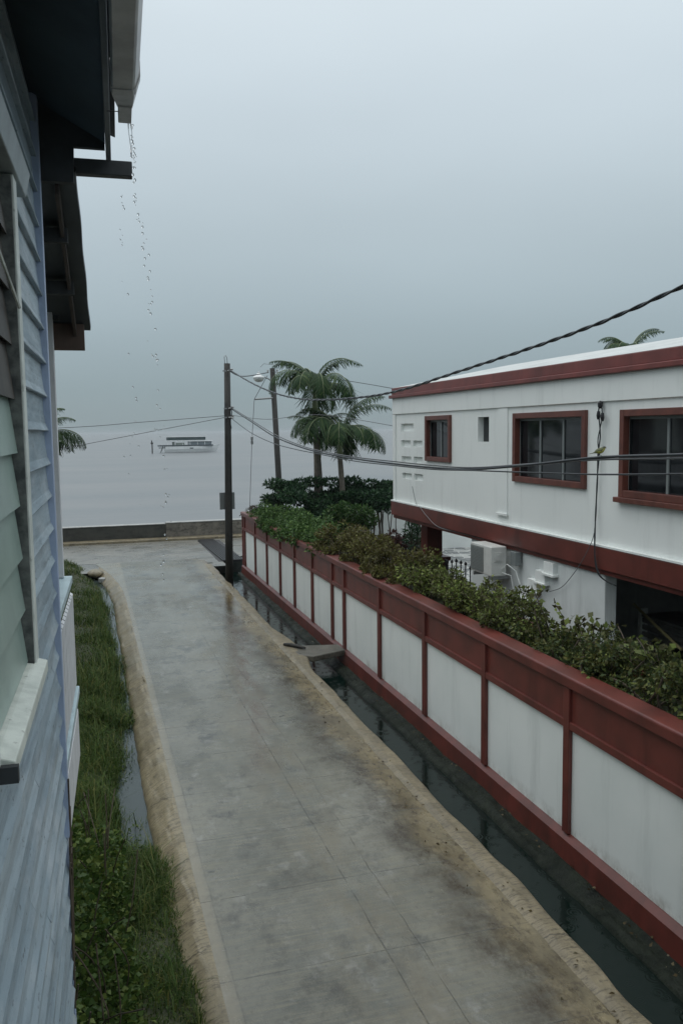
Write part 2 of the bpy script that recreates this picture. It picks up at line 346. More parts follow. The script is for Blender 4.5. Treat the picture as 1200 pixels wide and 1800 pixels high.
# ================================================================== SETTING: ground, lane, drain, sea
def sm(x, a, b):
    t = np.clip((x-a)/(b-a), 0, 1); return t*t*(3-2*t)
def bend(Y): return np.where(Y > 24, -.0150*(Y-24)**2, 0)+.0*Y
def gz(X, Y):          # height of the grassy verge left of the lane
    fill = np.interp(Y, [8.4, 9.5, 10.1, 12.3, 13.4, 15, 17, 22, 28], [.20, .12, -.04, -.04, .015, .045, .02, .0, .02]); x0 = np.interp(Y, [5, 10, 12.5, 20, 30], [.1, -.30, -.15, -.05, -.2])
    return -.02-.27*sm(X-bend(Y), x0, x0+.66)+fill*sm(X-bend(Y), -.1, .5)+.062*vnoise(X, Y, 3.1, 3)+.02*vnoise(X, Y, 9, 4)+.16*sm(Y, 27, 31)*(1-sm(X-bend(Y), .2, .7))
struct(grid_mesh('ground', np.concatenate([np.linspace(-40, -2, 20), np.linspace(-1.8, .75, 30)]), np.concatenate([np.linspace(-25, 4, 12), np.linspace(4.3, 31.6, 120)]), lambda X, Y: (X+bend(Y), Y, gz(X+bend(Y), Y)), M['soil']))
struct(grid_mesh('lane', np.linspace(.90, 4.03, 24), np.linspace(-20, 31.2, 120), lambda X, Y: (X+bend(Y)*(1-sm(X, .9, 2.6))*1.0, Y, .006*vnoise(X, Y, 1.3, 5)-.012*sm(X, 3.3, 4.0)), M['lane']))
struct(grid_mesh('cross_road', np.linspace(-40, 40, 60), np.linspace(31.2, 36.75, 14), lambda X, Y: (X, Y, -.004+.008*vnoise(X, Y, .9, 6)), M['cross']))
struct(grid_mesh('lane_mouth', np.linspace(-4, 4.6, 40), np.linspace(29.2, 31.35, 12), lambda X, Y: (X, Y, -.010+.006*vnoise(X, Y, .9, 6)), M['cross']))
# ochre kerb on the left, sloping to the gutter
def kerb_l(U, Y):
    prof = np.interp(U, [0, .05, .3, .8, .95, 1], [.91, .875, .80, .62, .555, .55]); zz = np.interp(U, [0, .05, .3, .8, .95, 1], [.004, .012, -.015, -.13, -.20, -.42])
    w = .030*vnoise(U*2, Y, 3.3, 8)+.020*vnoise(U*3, Y, 9, 9)+.010*vnoise(U*4, Y, 23, 10)
    return prof+bend(Y)+w*(U > .1), Y, zz+w*(U > .02)*.8
struct(grid_mesh('kerb', np.linspace(0, 1, 16), np.linspace(-20, 30.3, 330), kerb_l, M['kerb']))
# thickened broken edge on the drain side
def kerb_r(U, Y):
    w = .045*vnoise(U*0, Y, 1.7, 18)+.025*vnoise(U, Y, 6, 19)
    prof = np.interp(U, [0, .3, .75, .85, 1], [3.86, 3.95, 4.10, 4.14, 4.15]); zz = np.interp(U, [0, .3, .75, .85, 1], [-.010, .018, .004, -.05, -.62])
    return prof+w*sm(U, .1, .7)+.16*sm(Y, 15.6, 16.8)*(1-sm(Y, 17.6, 19.5))*sm(U, .1, .7), Y, zz+.012*vnoise(U*3, Y, 7, 20)
struct(grid_mesh('kerb_edge', np.linspace(0, 1, 14), np.linspace(-20, 29.7, 330), kerb_r, M['kerb_old']))
b = MB(); b.quad((4.0, -20, -.62), (5.3, -20, -.62), (5.3, 36, -.62), (4.0, 36, -.62)); struct(b.build('drain_bed', M['drainbed']))
struct(grid_mesh('drain_water', np.linspace(4.02, 5.1, 6), np.linspace(-20, 30.0, 60), lambda X, Y: (X, Y, -.40+0*X), M['drain_water']))
def ledge(U, Y):
    ww = np.interp(Y, [5, 15, 29], [0, .0, .12])
    prof = np.interp(U, [0, .12, .25, 1], [4.84, 4.86, 4.93, 5.22])+ww*(1-U); zz = np.interp(U, [0, .12, .25, 1], [-.62, -.40, -.34, -.27])
    w = .03*vnoise(U*3, Y, 4, 30)+.02*vnoise(U*5, Y, 13, 31); return prof+w*(1-U), Y, zz+w*sm(U, .05, .2)*(1-sm(U, .9, 1))
struct(grid_mesh('drain_ledge', np.linspace(0, 1, 14), np.linspace(-20, 29.4, 330), ledge, M['moss']))
b = MB(); b.quad((-.4, 4, -.215), (.62, 4, -.215), (.62, 29.0, -.215), (-.4, 29.0, -.215)); struct(b.build('gutter_water', M['puddle']))
b = MB(); b.box(4.02, 5.6, 31.0, 31.2, -.6, -.05); b.box(4.02, 4.2, 29.9, 30.1, -.6, .0); struct(b.build('drain_head', M['drainbed']))
# yard behind the wall
b = MB(); b.quad((5.3, -20, .02), (40, -20, .02), (40, 29.4, .02), (5.3, 29.4, .02)); struct(b.build('yard', M['soil']))
b = MB(); b.box(8.0, 20, 14.5, 29.2, .03, .16); struct(b.build('patio', M['paving']))
b = MB(); b.quad((5.5, 29.4, -.03), (40, 29.4, -.03), (40, 31.3, -.03), (5.5, 31.3, -.03)); struct(b.build('pavement', M['cross']))
# sea
ys = np.concatenate([[37.6, 45, 60, 90, 150, 300, 700, 1500, 4000, 9000, 16000]])
struct(grid_mesh('sea', [-16000, -4000, -800, -200, -60, 0, 60, 200, 800, 4000, 16000], ys, lambda X, Y: (X, Y, -1.0+0*X), M['sea'], smooth=False))

# seawall
t = thing('seawall', 'low rough concrete seawall along the waterfront, black at its left half', 'seawall', (0, 37.5, 0))
b = MB(); b.box(-30, 3.22, 37.45, 37.8, -1.6, .66); b.build('dark_section', M['seawall_dark'], t, bevel=.03)  # left section, much darker than the right one
b = MB(); b.box(3.225, 30, 37.43, 37.8, -1.6, .70); b.build('bare_section', M['seawall'], t, bevel=.03)
b = MB(); b.box(-30, 3.2, 37.42, 37.83, .663, .70); b.box(3.25, 30, 37.40, 37.83, .703, .745); b.build('cap', M['cap'], t, bevel=.012)
struct((lambda b: (b.box(-30, 30, 36.75, 37.40, -.2, .10), b.build('promenade_kerb', M['kerb_old'], bevel=.03))[1])(MB()))

# ================================================================== POLE, GRATE, SLAB
t = thing('utility_pole', 'dark timber utility pole leaning slightly at the lane corner beside the drain', 'utility pole', (4.2, 26.3, 0), 'utility poles')
b = MB(); b.tube([(4.2, 26.3, -.5), (4.225, 26.3, 1.7), (4.27, 26.3, 4.5), (4.30, 26.3, 6.82)], [.125, .12, .105, .095], 14); b.build('pole', M['pole'], t, True)
b = MB(); b.tube([(4.23, 26.3, 6.8), (4.22, 26.3, 7.03), (4.26, 26.3, 7.07), (4.30, 26.3, 7.0), (4.31, 26.3, 6.8)], .012, 6); b.build('wire_loop', M['metal'], t)
for z in (6.58, 5.42, 5.14):
    b = MB(); b.box(4.14, 4.24, 26.16, 26.20, z-.02, z+.02); b.tube([(4.29, 26.15, z), (4.42, 26.08, z+.02)], .025, 8); b.lathe([(.02, 0), (.05, .02), (.03, .05), (.05, .08), (.02, .10)], (4.40, 26.08, z-.03), 10); b.build('insulator_bracket', M['metal'], t)
b = MB(); b.tube([(4.36, 26.24, 5.5), (4.40, 26.2, 5.3), (4.34, 26.22, 5.0), (4.37, 26.2, 4.8)], .014, 6); b.tube([(4.20, 26.2, 5.6), (4.16, 26.2, 5.3), (4.19, 26.2, 5.0)], .014, 6); b.build('drip_loop', M['black_cable'], t)
s0 = on_y(385, 865, 26.5); s1 = on_y(413, 895, 26.5)
tag((lambda b: (b.box(3.98, 4.46, 26.44, 26.455, 2.24, 2.78), b.build('road_sign', NM('sign_back').fin((.16, .175, .175), .5, Metallic=.3), bevel=.004))[1])(MB()), 'grey blank back of a square road sign fixed to the leaning utility pole', 'road sign')

t = thing('drain_grate', 'black iron drain grate of parallel bars across the lane mouth by the pole', 'drain grate', (4.9, 33, 0))
for i in range(9):
    u = i/8; b = MB(); b.tube([(4.50+.62*u, 36.3, .03), (4.62+.72*u, 30.2, .03)], .03, 6); b.build('bar', M['iron'], t)
for q_ in ((4.48, 5.16, 36.3, 36.42, .0, .05), (4.60, 5.38, 30.1, 30.2, -.02, .05)):
    b = MB(); b.box(*q_); b.build('frame', M['iron'], t)
b = MB(); b.box(4.45, 5.40, 30.2, 36.3, -.05, -.001); struct(b.build('grate_pit', M['dark']))
b = MB(); b.prism([(4.02, 17.25), (4.10, 16.75), (4.36, 16.52), (4.62, 16.62), (5.13, 16.80), (5.13, 17.30), (4.6, 17.42), (4.2, 17.5)], -.11, .015, 'z')
tag(b.build('drain_slab', concrete('wet_slab', (.13, .122, .10), (.075, .072, .06), (.03, .03, .024), .3, .5, 3), bevel=.02), 'broken concrete slab bridging the drain to the red and white wall', 'slab')
b = MB(); b.tube([(3.98, 17.62, .035), (4.1, 17.45, .05), (4.24, 17.25, .045), (4.33, 17.1, .05)], [.03, .045, .04, .02], 7)
tag(b.build('driftwood', M['pole'], smooth=True), 'short dark piece of wood lying on the edge of the drain slab', 'wood')
b = MB(); b.box(5.4, 5.9, 29.9, 30.35, 0, .01); struct(b.build('culvert_cover', M['kerb_old']))

# ================================================================== COMPOUND WALL
WX = 5.2
posts = [28.77, 26.91, 25.05, 23.21, 21.48, 19.64, 17.89, 16.97, 14.7, 12.48, 10.31, 8.2, 6.1, 4.0, 1.9, -.2, -2.3]
t = thing('boundary_wall', 'long red and white panelled garden wall running beside the drain', 'wall', (WX, 12, 0))
b = MB(); b.box(WX, WX+.13, -5, 29.2, -.3, 1.75); b.build('panel', M['white_panel'], t)
b = MB(); b.box(WX-.015, WX-.002, -5, 29.2, 1.345, 1.745); b.build('red_band', M['red'], t)
for y in posts+[29.14]:
    b = MB(); b.box(WX-.055, WX-.002, y-.06, y+.06, .003, 1.74); b.build('pilaster', M['red'], t, bevel=.006)
b = MB(); b.box(WX-.048, WX-.001, -5, 29.2, 1.255, 1.345); b.build('mid_rail', M['red'], t, bevel=.006)
b = MB(); b.prism([(WX-.10, -.34), (WX-.08, -.06), (WX-.01, 0), (WX+.0, 0), (WX+.0, -.34)], -5, 29.22); b.build('plinth', M['red'], t)
b = MB(); b.prism([(WX-.075, 1.75), (WX-.075, 1.86), (WX-.06, 1.88), (WX+.20, 1.88), (WX+.20, 1.75)], -5, 29.25); b.build('coping', M['red'], t, bevel=.01)
b = MB(); b.box(5.4, 6.1, -5, 28.9, .1, 1.72); struct(b.build('planter_soil', M['soil']))
b = MB(); b.box(6.1, 6.25, -5, 28.9, 0, 1.84); tag(b.build('planter_wall', M['red'], bevel=.01), 'plain red inner wall holding back the hedge planter', 'wall')
t = thing('end_wall', 'white garden wall with red foot at the seaward end of the yard', 'wall', (11, 29.3, 0))
b = MB(); b.box(5.35, 24, 29.22, 29.36, .70, 1.9); b.build('panel', M['white_panel'], t)
b = MB(); b.box(5.35, 11.2, 29.17, 29.39, 0, .70); b.build('base', M['red'], t)
b = MB(); b.box(11.201, 24, 29.2, 29.38, 0, .699); b.build('white_base', M['white_panel'], t)
for k in range(5):      # moulded fleur ornaments on the far part of the wall
    cx = 12.4+k*.95; b = MB()
    for s in (-1, 1):
        b.tube([(cx, 29.2, 1.0+.02*s), (cx+s*.12, 29.2, 1.12), (cx+s*.26, 29.2, 1.06), (cx+s*.22, 29.2, .96)], .035, 6); b.tube([(cx, 29.2, .98), (cx+s*.14, 29.2, .86), (cx+s*.28, 29.2, .90)], .03, 6)
    b.tube([(cx-.38, 29.2, 1.0), (cx+.38, 29.2, 1.0)], .016, 6); b.build('scroll_relief', M['gutter'], t)

# ================================================================== RED AND WHITE HOUSE
FX, FY = 7.2, 19.28
def facade(b, y0, y1, z0, z1, holes, x, depth, back=False):
    Ys = sorted({y0, y1, *[h[0] for h in holes], *[h[1] for h in holes]}); Zs = sorted({z0, z1, *[h[2] for h in holes], *[h[3] for h in holes]})
    for i in range(len(Ys)-1):
        for k in range(len(Zs)-1):
            cy, cz = (Ys[i]+Ys[i+1])/2, (Zs[k]+Zs[k+1])/2
            if any(h[0] < cy < h[1] and h[2] < cz < h[3] for h in holes): continue
            b.quad((x, Ys[i], Zs[k]), (x, Ys[i], Zs[k+1]), (x, Ys[i+1], Zs[k+1]), (x, Ys[i+1], Zs[k]))
    for h in holes:
        a, c, d, e_ = h[:4]; D = h[4] if len(h) > 4 else depth
        b.quad((x, a, d), (x, c, d), (x+D, c, d), (x+D, a, d)); b.quad((x, a, e_), (x+D, a, e_), (x+D, c, e_), (x, c, e_))
        b.quad((x, a, d), (x+D, a, d), (x+D, a, e_), (x, a, e_)); b.quad((x, c, d), (x, c, e_), (x+D, c, e_), (x+D, c, d))
        b.quad((x+D, a, d), (x+D, c, d), (x+D, c, e_), (x+D, a, e_))
house = thing('red_white_house', 'two storey white house with oxide red bands and dark tinted windows behind the hedge', 'house', (FX, 12, 0))
niches = [(18.0, 18.8, 4.66, 4.84, .07), (18.17, 18.79, 4.29, 4.45, .07), (17.48, 18.03, 4.30, 4.45, .07), (18.15, 18.76, 3.91, 4.07, .07), (17.46, 17.99, 3.92, 4.08, .07), (18.11, 18.73, 3.54, 3.68, .07), (17.44, 17.97, 3.54, 3.69, .07)]
wins = [(15.95, 17.16, 4.07, 4.93), (11.05, 13.17, 3.83, 4.90), (7.55, 10.08, 3.78, 4.88)]
slot = (14.22, 14.68, 4.45, 4.92)
b = MB(); facade(b, 2, FY, 2.96, 5.06, [(*w, .14) for w in wins]+[(*slot, .16)]+niches, FX, .1)
b.quad((FX, 2, 5.06), (FX, FY, 5.06), (FX-.035, FY, 5.075), (FX-.035, 2, 5.075)); b.quad((FX-.035, 2, 5.075), (FX-.035, FY, 5.075), (FX-.035, FY, 5.45), (FX-.035, 2, 5.45))
b.quad((FX, FY, 2.96), (FX, FY, 5.45), (17, FY, 5.45), (17, FY, 2.96)); b.quad((FX-.035, FY, 5.06), (FX, FY, 5.06), (FX, FY, 5.45), (FX-.035, FY, 5.45))
b.quad((FX, 2, 2.96), (17, 2, 2.96), (17, 2, 5.45), (FX, 2, 5.45)); b.quad((17, 2, 2.96), (17, FY, 2.96), (17, FY, 5.45), (17, 2, 5.45))
b.box(FX-.03, FX-.001, 19.12, FY-.002, 2.965, 5.06); b.box(FX-.022, FX-.001, 13.47, 13.82, 3.17, 5.06)
b.build('upper_wall', M['white'], house)
b = MB(); b.box(FX-.06, FX-.024, 13.44, 13.84, 3.13, 3.168); b.build('pilaster_foot', M['white'], house)
b = MB(); b.box(FX-.11, 17.1, 2, FY+.07, 5.453, 5.53); b.box(FX-.05, 17.05, 2, FY+.02, 5.532, 5.70); b.build('cornice', M['red_roof'], house, bevel=.012)
b = MB(); b.box(FX-.07, 17.05, 1.9, FY+.05, 2.62, 2.955); b.box(FX-.02, 17.0, 2, FY+.02, 2.54, 2.618); b.build('floor_beam', M['red'], house, bevel=.012)
b = MB(); b.box(FX-.075, FX-.002, 2, FY+.052, 2.957, 2.985); b.build('beam_ledge', M['white'], house)
# roof: low white hip
b = MB(); x0, x1, y0, y1, zr = FX-.03, 17.0, 1.5, FY, 5.705
vs = [(x0, y0, zr), (x1, y0, zr), (x1, y1, zr), (x0, y1, zr), (x0+2.3, y0+2.3, zr+.46), (x1-2.3, y0+2.3, zr+.46), (x1-2.3, y1-1.5, zr+.46), (x0+2.3, y1-1.5, zr+.46)]
b.add(vs, [[0, 1, 5, 4], [1, 2, 6, 5], [2, 3, 7, 6], [3, 0, 4, 7], [4, 5, 6, 7], [3, 2, 1, 0]]); b.build('roof', painted('white_roof_sheet', (.52, .54, .53), (.36, .38, .37), .6, 1.6, .5), house)
def window(w, nm, sill=True, cover=.06):
    a, c, d, e_ = w; x = FX
    f = MB(); t_ = .095
    f.box(x-.055, x+.05, a-cover, a+t_-cover, d-cover, e_+cover); f.box(x-.055, x+.05, c-t_+cover, c+cover, d-cover, e_+cover)
    f.box(x-.052, x+.05, a+t_-cover+.001, c-t_+cover-.001, e_-t_+cover, e_+cover); f.box(x-.052, x+.05, a+t_-cover+.001, c-t_+cover-.001, d-cover, d+t_-cover)
    fo = f.build('window', M['brown'], house, bevel=.006)
    g = MB(); g.box(x+.075, x+.085, a+.003, c-.003, d+.003, e_-.003); g.build('pane', M['glass'], fo)
    m = MB()
    for k in range(1, nm):
        yy = a+(c-a)*k/nm; m.box(x+.055, x+.074, yy-.022, yy+.022, d+.01, e_-.01)
    m.box(x+.05, x+.0735, a+.03, c-.03, e_-.075, e_-.036); m.build('mullion', M['mullion'], fo)
    if sill:
        s_ = MB(); s_.box(x-.10, x+.02, a-.12, c+.12, d-cover-.075, d-cover-.002); s_.build('sill', M['brown'], fo, bevel=.008)
    return fo
window(wins[0], 2, False); window(wins[1], 3, False); window(wins[2], 3, True)
b = MB(); b.box(FX+.12, FX+.13, slot[0]+.004, slot[1]-.004, slot[2]+.004, slot[3]-.004); b.build('slot_pane', M['glass'], house)
# ground floor wall under the beam, with an opening at the near end
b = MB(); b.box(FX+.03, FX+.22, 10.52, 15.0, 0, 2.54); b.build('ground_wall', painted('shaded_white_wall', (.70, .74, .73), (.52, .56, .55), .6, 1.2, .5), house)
b = MB(); b.box(12.5, 12.7, 2, 15.0, 0, 2.54); b.box(FX+.221, 12.49, 14.8, 14.995, 0, 2.539); b.build('bay_wall', painted('bay_wall_in_shade', (.30, .31, .30), (.16, .165, .16), .7, 2, .7), house)  # walls toned dark: the shade inside the bay is put into their colour
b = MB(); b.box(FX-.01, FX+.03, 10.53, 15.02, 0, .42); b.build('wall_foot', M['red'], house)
for k in range(4):      # stepped plaster ornament
    y = 11.83+.26*k; z = 2.52-.185*k
    b = MB(); b.box(FX-.055, FX+.029, y, y+.30, z-.20, z-.012); b.box(FX-.085, FX+.028, y-.03, y+.33, z-.235, z-.201); b.build('plaster_step', M['white'], house)
b = MB(); b.box(7.85, 8.25, 18.75, 19.15, 1.6, 2.54); b.build('column', M['red'], house, bevel=.01)
b = MB(); b.box(7.78, 8.36, 18.62, 19.25, 0, 1.5); b.box(7.74, 8.40, 18.58, 19.28, 1.502, 1.6); b.build('pedestal', M['red'], house, bevel=.01)
for (x, y) in ((16.5, 18.9), (16.5, 12), (12, 18.9)):
    b = MB(); b.box(x-.2, x+.2, y-.2, y+.2, 0, 2.54); b.build('column', M['red'], house)

# air conditioner
t = thing('air_conditioner', 'white outdoor air conditioner unit on a bracket below the red beam', 'air conditioner', (6.95, 13.9, 2.07))
b = MB(); b.box(6.80, 7.10, 13.32, 14.15, 2.07, 2.60); b.build('casing', M['acwhite'], t, bevel=.015)
b = MB(); b.box(6.785, 6.80, 13.62, 14.12, 2.11, 2.56); b.build('coil_grille', NM('ac_grille').fin((.22, .23, .22), .5), t)
b = MB()
for k in range(16): b.box(6.778, 6.7845, 13.63, 14.11, 2.125+k*.027, 2.132+k*.027)
b.build('fin', M['mullion'], t)
b = MB(); b.box(6.86, 7.0, 13.300, 13.318, 2.34, 2.50); b.box(6.88, 6.96, 13.29, 13.2995, 2.36, 2.47); b.build('service_cover', M['acwhite'], t)
for q_ in ((6.80, 7.20, 13.40, 13.44, 2.00, 2.065), (6.80, 7.20, 14.0, 14.04, 2.00, 2.065)):
    b = MB(); b.box(*q_); b.build('bracket', M['metal'], t)
b = MB(); b.tube([(7.0, 13.31, 2.2), (7.05, 13.2, 2.3), (7.14, 13.05, 2.2), (7.17, 12.9, 1.9), (7.2, 12.6, 1.75)], .009, 6); b.tube([(7.0, 13.31, 2.14), (7.1, 13.15, 2.1), (7.18, 13.1, 1.6), (7.19, 13.1, 1.2)], .008, 6); b.build('hose', M['white'], t)
b = MB(); b.box(7.08, 7.195, 12.95, 13.15, 2.3, 2.54); tag(b.build('meter_box', M['mullion'], bevel=.01), 'small grey metal box on the wall right of the air conditioner', 'box')

# ironwork gate
t = thing('iron_gate', 'black wrought iron gate with ball finials between column and white wall', 'gate', (7.85, 16.8, .1))
for k in range(7):
    y = 17.55-.24*k; zt = 1.62+.10*math.sin(math.pi*k/6)-.02*(k % 2)
    b = MB(); b.tube([(7.85, y, .2), (7.85, y, zt)], .014, 6); b.lathe([(.004, 0), (.03, .02), (.035, .045), (.02, .075), (.003, .10)], (7.85, y, zt), 8); b.build('bar', M['iron'], t)
b = MB(); b.box(7.84, 7.86, 16.08, 17.6, 1.36, 1.385); b.box(7.84, 7.86, 16.08, 17.6, .35, .38); b.tube([(7.85, 17.66, 0), (7.85, 17.66, 1.7)], .025, 8); b.tube([(7.85, 16.02, 0), (7.85, 16.02, 1.75)], .025, 8); b.build('rail', M['iron'], t)

# slatted rack and bamboo in the open bay
t = thing('slatted_rack', 'weathered grey slatted wooden rack standing in the dark open bay', 'rack', (8.7, 10.6, 0))
wood = painted('weathered_rack_wood', (.20, .20, .185), (.09, .09, .085), .7, 6, .6)
for k in range(8):
    if k == 4: continue
    b = MB(); b.box(8.62, 8.65, 9.2, 11.5, .70+k*.115, .775+k*.115); b.build('slat', wood, t)
for y in (11.52, 10.3, 9.1):
    b = MB(); b.box(8.60, 8.74, y, y+.07, 0, 1.72); b.build('upright', M['off_white'], t)
b = MB(); b.box(8.60, 9.3, 9.1, 11.5, 1.60, 1.64); b.build('top_board', wood, t)
b = MB(); b.tube([on_x(1113, 1062, 8.3), on_x(1150, 1098, 8.2), on_x(1197, 1142, 8.05)], .022, 8)
tag(b.build('bamboo_pole', NM('bamboo').fin((.28, .25, .12), .4)), 'yellowish bamboo pole slanting across the slatted rack', 'pole')

# ================================================================== WIRES
def crom(P, n=8):
    P = [np.array(p, float) for p in P]; out = []
    for i in range(len(P)-1):
        p0, p1, p2, p3 = P[max(i-1, 0)], P[i], P[i+1], P[min(i+2, len(P)-1)]
        for k in range(n):
            u = k/n; out.append(.5*((2*p1)+(-p0+p2)*u+(2*p0-5*p1+4*p2-p3)*u*u+(-p0+3*p1-3*p2+p3)*u**3))
    out.append(P[-1]); return out
def wire(P, r, name, label, mat='black_cable', twist=0, k=7):
    pts = crom(P); b = MB()
    if not twist: b.tube(pts, r, k)
    else:
        L = np.concatenate([[0], np.cumsum([np.linalg.norm(pts[i+1]-pts[i]) for i in range(len(pts)-1)])])
        n = int(L[-1]/.05); ss = np.linspace(0, L[-1], n); Pn = np.stack([np.interp(ss, L, [p[i] for p in pts]) for i in range(3)], -1)
        ph = ss/twist*2*math.pi+.6*np.sin(ss*1.1)
        for s_ in (0, math.pi):
            T = np.gradient(Pn, axis=0); T /= np.linalg.norm(T, axis=1)[:, None]; U = np.cross(T, [0, 0, 1.]); U /= np.linalg.norm(U, axis=1)[:, None]; V_ = np.cross(U, T)
            b.tube([tuple(p) for p in Pn+(U*np.cos(ph+s_)[:, None]+V_*np.sin(ph+s_)[:, None])*r*.62], r*(1 if s_ else .8), k)
    return tag(b.build(name, M[mat], smooth=True), label, 'cable', 'overhead cables')
def plan(P, x0=4.25, y0=26.1, s=.072):      # along the straight run of a cable: pixel column fixes the distance
    out = []
    for px, py in P:
        d = ray(px, py); kx = d[0]/d[1]; Yv = (x0+y0*s)/(kx+s); out.append(tuple(on_y(px, py, Yv)))
    return out
wire([(4.32, 26.1, 6.62)]+plan([(440, 672), (480, 690), (520, 700), (560, 703), (630, 699), (700, 687), (800, 655), (940, 609), (1060, 565), (1200, 503), (1290, 462)]), .016, 'twisted_cable', 'thick twisted black service cable sweeping up to the right over the house roof', twist=.62)
wire([(4.35, 26.1, 5.42)]+plan([(440, 740), (480, 766), (520, 783), (560, 795), (620, 806), (690, 815), (760, 822), (830, 825), (940, 816), (1053, 804), (1200, 799), (1300, 790)], s=.075), .017, 'overhead_cable', 'heavy black cable sagging past the windows, carrying the small bird')
wire([(4.35, 26.1, 5.46)]+plan([(440, 737), (480, 762), (520, 780), (560, 792), (620, 803), (690, 811), (760, 818), (830, 822), (940, 815), (1053, 808), (1200, 805), (1300, 797)], s=.075), .011, 'overhead_cable', 'thinner cable clinging just below the bird cable in front of the house', 'grey_cable')
wire([(4.36, 26.1, 5.12)]+plan([(440, 760), (480, 779), (520, 790), (560, 798), (620, 810), (690, 818), (760, 825), (830, 827), (940, 831), (1053, 834), (1200, 833), (1300, 831)], s=.07), .010, 'overhead_cable', 'lowest black cable, running level below the bird cable across the large windows')
wire([(4.3, 26.2, 6.62), (5.2, 28.6, 6.58), (6.8, 31.9, 6.95)], .014, 'twisted_cable', 'short twisted cable joining the tops of the two utility poles', twist=.35)
wire([(6.95, 31.9, 6.98), tuple(on_y(600, 668, 26.5)), tuple(on_x(697, 684, 7.2))], .010, 'overhead_cable', 'thin black wire from behind the tall palm to the roof corner')
wire([(4.34, 26.15, 5.22), tuple(on_y(470, 737, 23.8)), tuple(on_y(560, 729, 21.6)), (7.17, 19.32, 4.80)], .007, 'overhead_cable', 'faint thin wire crossing behind the palms to the edge of the white house', 'grey_cable')
wire([(4.20, 26.3, 5.20), tuple(on_y(250, 742, 26.3)), tuple(on_y(110, 752, 26.3)), (-6, 26.5, 4.75)], .009, 'overhead_cable', 'upper thin wire stretching left from the pole over the sea', 'grey_cable')
wire([(4.20, 26.3, 5.15), tuple(on_y(300, 752, 26.6)), tuple(on_y(170, 777, 27)), tuple(on_y(110, 788, 27.3)), (-6, 29, 3.4)], .009, 'overhead_cable', 'lower thin wire stretching left from the pole and dipping to the horizon', 'grey_cable')
# cable looped down the facade
t = thing('wall_cable', 'pair of black cables hanging down the white facade between the large windows', 'cable', (FX-.06, 10.7, 5.05))
b = MB(); c0 = lambda px, py, o=.06: tuple(on_x(px, py, FX-o))
b.tube(crom([c0(1054, 706, .03), c0(1051, 725), c0(1053, 745), c0(1054, 770), c0(1050, 800), c0(1049, 850), c0(1046, 900), c0(1045, 940, .1), c0(1045, 985, .12), c0(1053, 1012, .1), c0(1075, 1027, .0)]), .010, 6)
b.tube(crom([c0(1055, 706, .03), c0(1058, 730), c0(1054, 752), c0(1050, 775), c0(1052, 805), c0(1048, 850), c0(1047, 900), c0(1044, 940, .1), c0(1046, 985, .12), c0(1056, 1014, .1), c0(1082, 1030, .0)]), .008, 6); b.build('strand', M['black_cable'], t)
b = MB(); b.tube(crom([c0(1044, 935, .1), c0(1038, 955, .12), c0(1020, 990, .12), c0(1000, 1018, .02), c0(985, 1033, .02), c0(965, 1040, .02)]), .006, 5); b.build('loose_strand', M['grey_cable'], t)
b = MB(); b.lathe([(.02, -.05), (.035, -.02), (.035, .03), (.015, .06)], c0(1054, 712, .06), 8); b.lathe([(.02, -.06), (.03, 0), (.02, .06)], c0(1051, 730, .07), 8); b.lathe([(.02, -.06), (.03, 0), (.02, .06)], c0(1058, 733, .07), 8); b.build('clamp', M['iron'], t)
b = MB(); b.tube(crom([c0(724, 855, .02), c0(731, 885, .02), c0(738, 892, .09), c0(748, 905, .09), c0(768, 925, .09), c0(800, 935, .03), c0(850, 948, .03)]), .006, 5)
tag(b.build('wall_wire', M['mullion']), 'thin pale wire trailing down the left end of the facade over the red beam', 'cable')

# second pole with lamp
t = thing('utility_pole', 'dark timber utility pole leaning behind the palms with a crossing strut', 'utility pole', (7.1, 32, 0), 'utility poles')
b = MB(); b.tube([(7.28, 32, -.3), (7.18, 32, 2), (6.98, 32, 7.12)], [.13, .125, .10], 12); b.build('pole', M['pole'], t, True)
b = MB(); b.tube([(7.0, 31.95, 5.98), (6.25, 31.95, 5.93)], .035, 8); b.build('strut', M['metal'], t)
b = MB(); b.tube([(6.6, 31.9, 7.25), (6.5, 31.9, 7.15), (6.62, 31.9, 7.28), (7.2, 31.9, 7.22), (7.25, 31.9, 7.05)], .010, 5); b.lathe([(.02, 0), (.05, .02), (.02, .06), (.05, .09), (.02, .12)], (6.78, 31.9, 6.93), 8); b.lathe([(.02, 0), (.05, .02), (.02, .06), (.05, .09), (.02, .12)], (7.14, 31.9, 6.95), 8); b.build('insulator_bracket', M['metal'], t)
t = thing('street_lamp', 'white bell shaped street lamp on a bracket near the pole behind the palms', 'street lamp', (6.95, 31.9, 6.8))
b = MB(); b.tube([(6.98, 31.9, 6.55), (6.8, 31.85, 6.70), (6.55, 31.8, 6.78)], .025, 8); b.build('arm', M['metal'], t)
b = MB(); b.lathe([(.05, .17), (.09, .14), (.11, .09), (.20, .05), (.23, .0), (.22, -.02)], (6.40, 31.8, 6.74), 16); b.lathe([(.03, .17), (.035, .22), (.0, .23)], (6.40, 31.8, 6.74), 10); b.build('hood', M['boat_white'], t, True)
b = MB(); b.lathe([(.21, -.02), (.19, -.09), (.12, -.15), (.02, -.17)], (6.40, 31.8, 6.74), 16); b.build('refractor', NM('lamp_glass').fin((.5, .52, .5), .2), t, True)
t = thing('guy_wire', 'thin guy wire with insulator dropping from the strut to the wall corner', 'guy wire', (6.0, 31.5, 1))
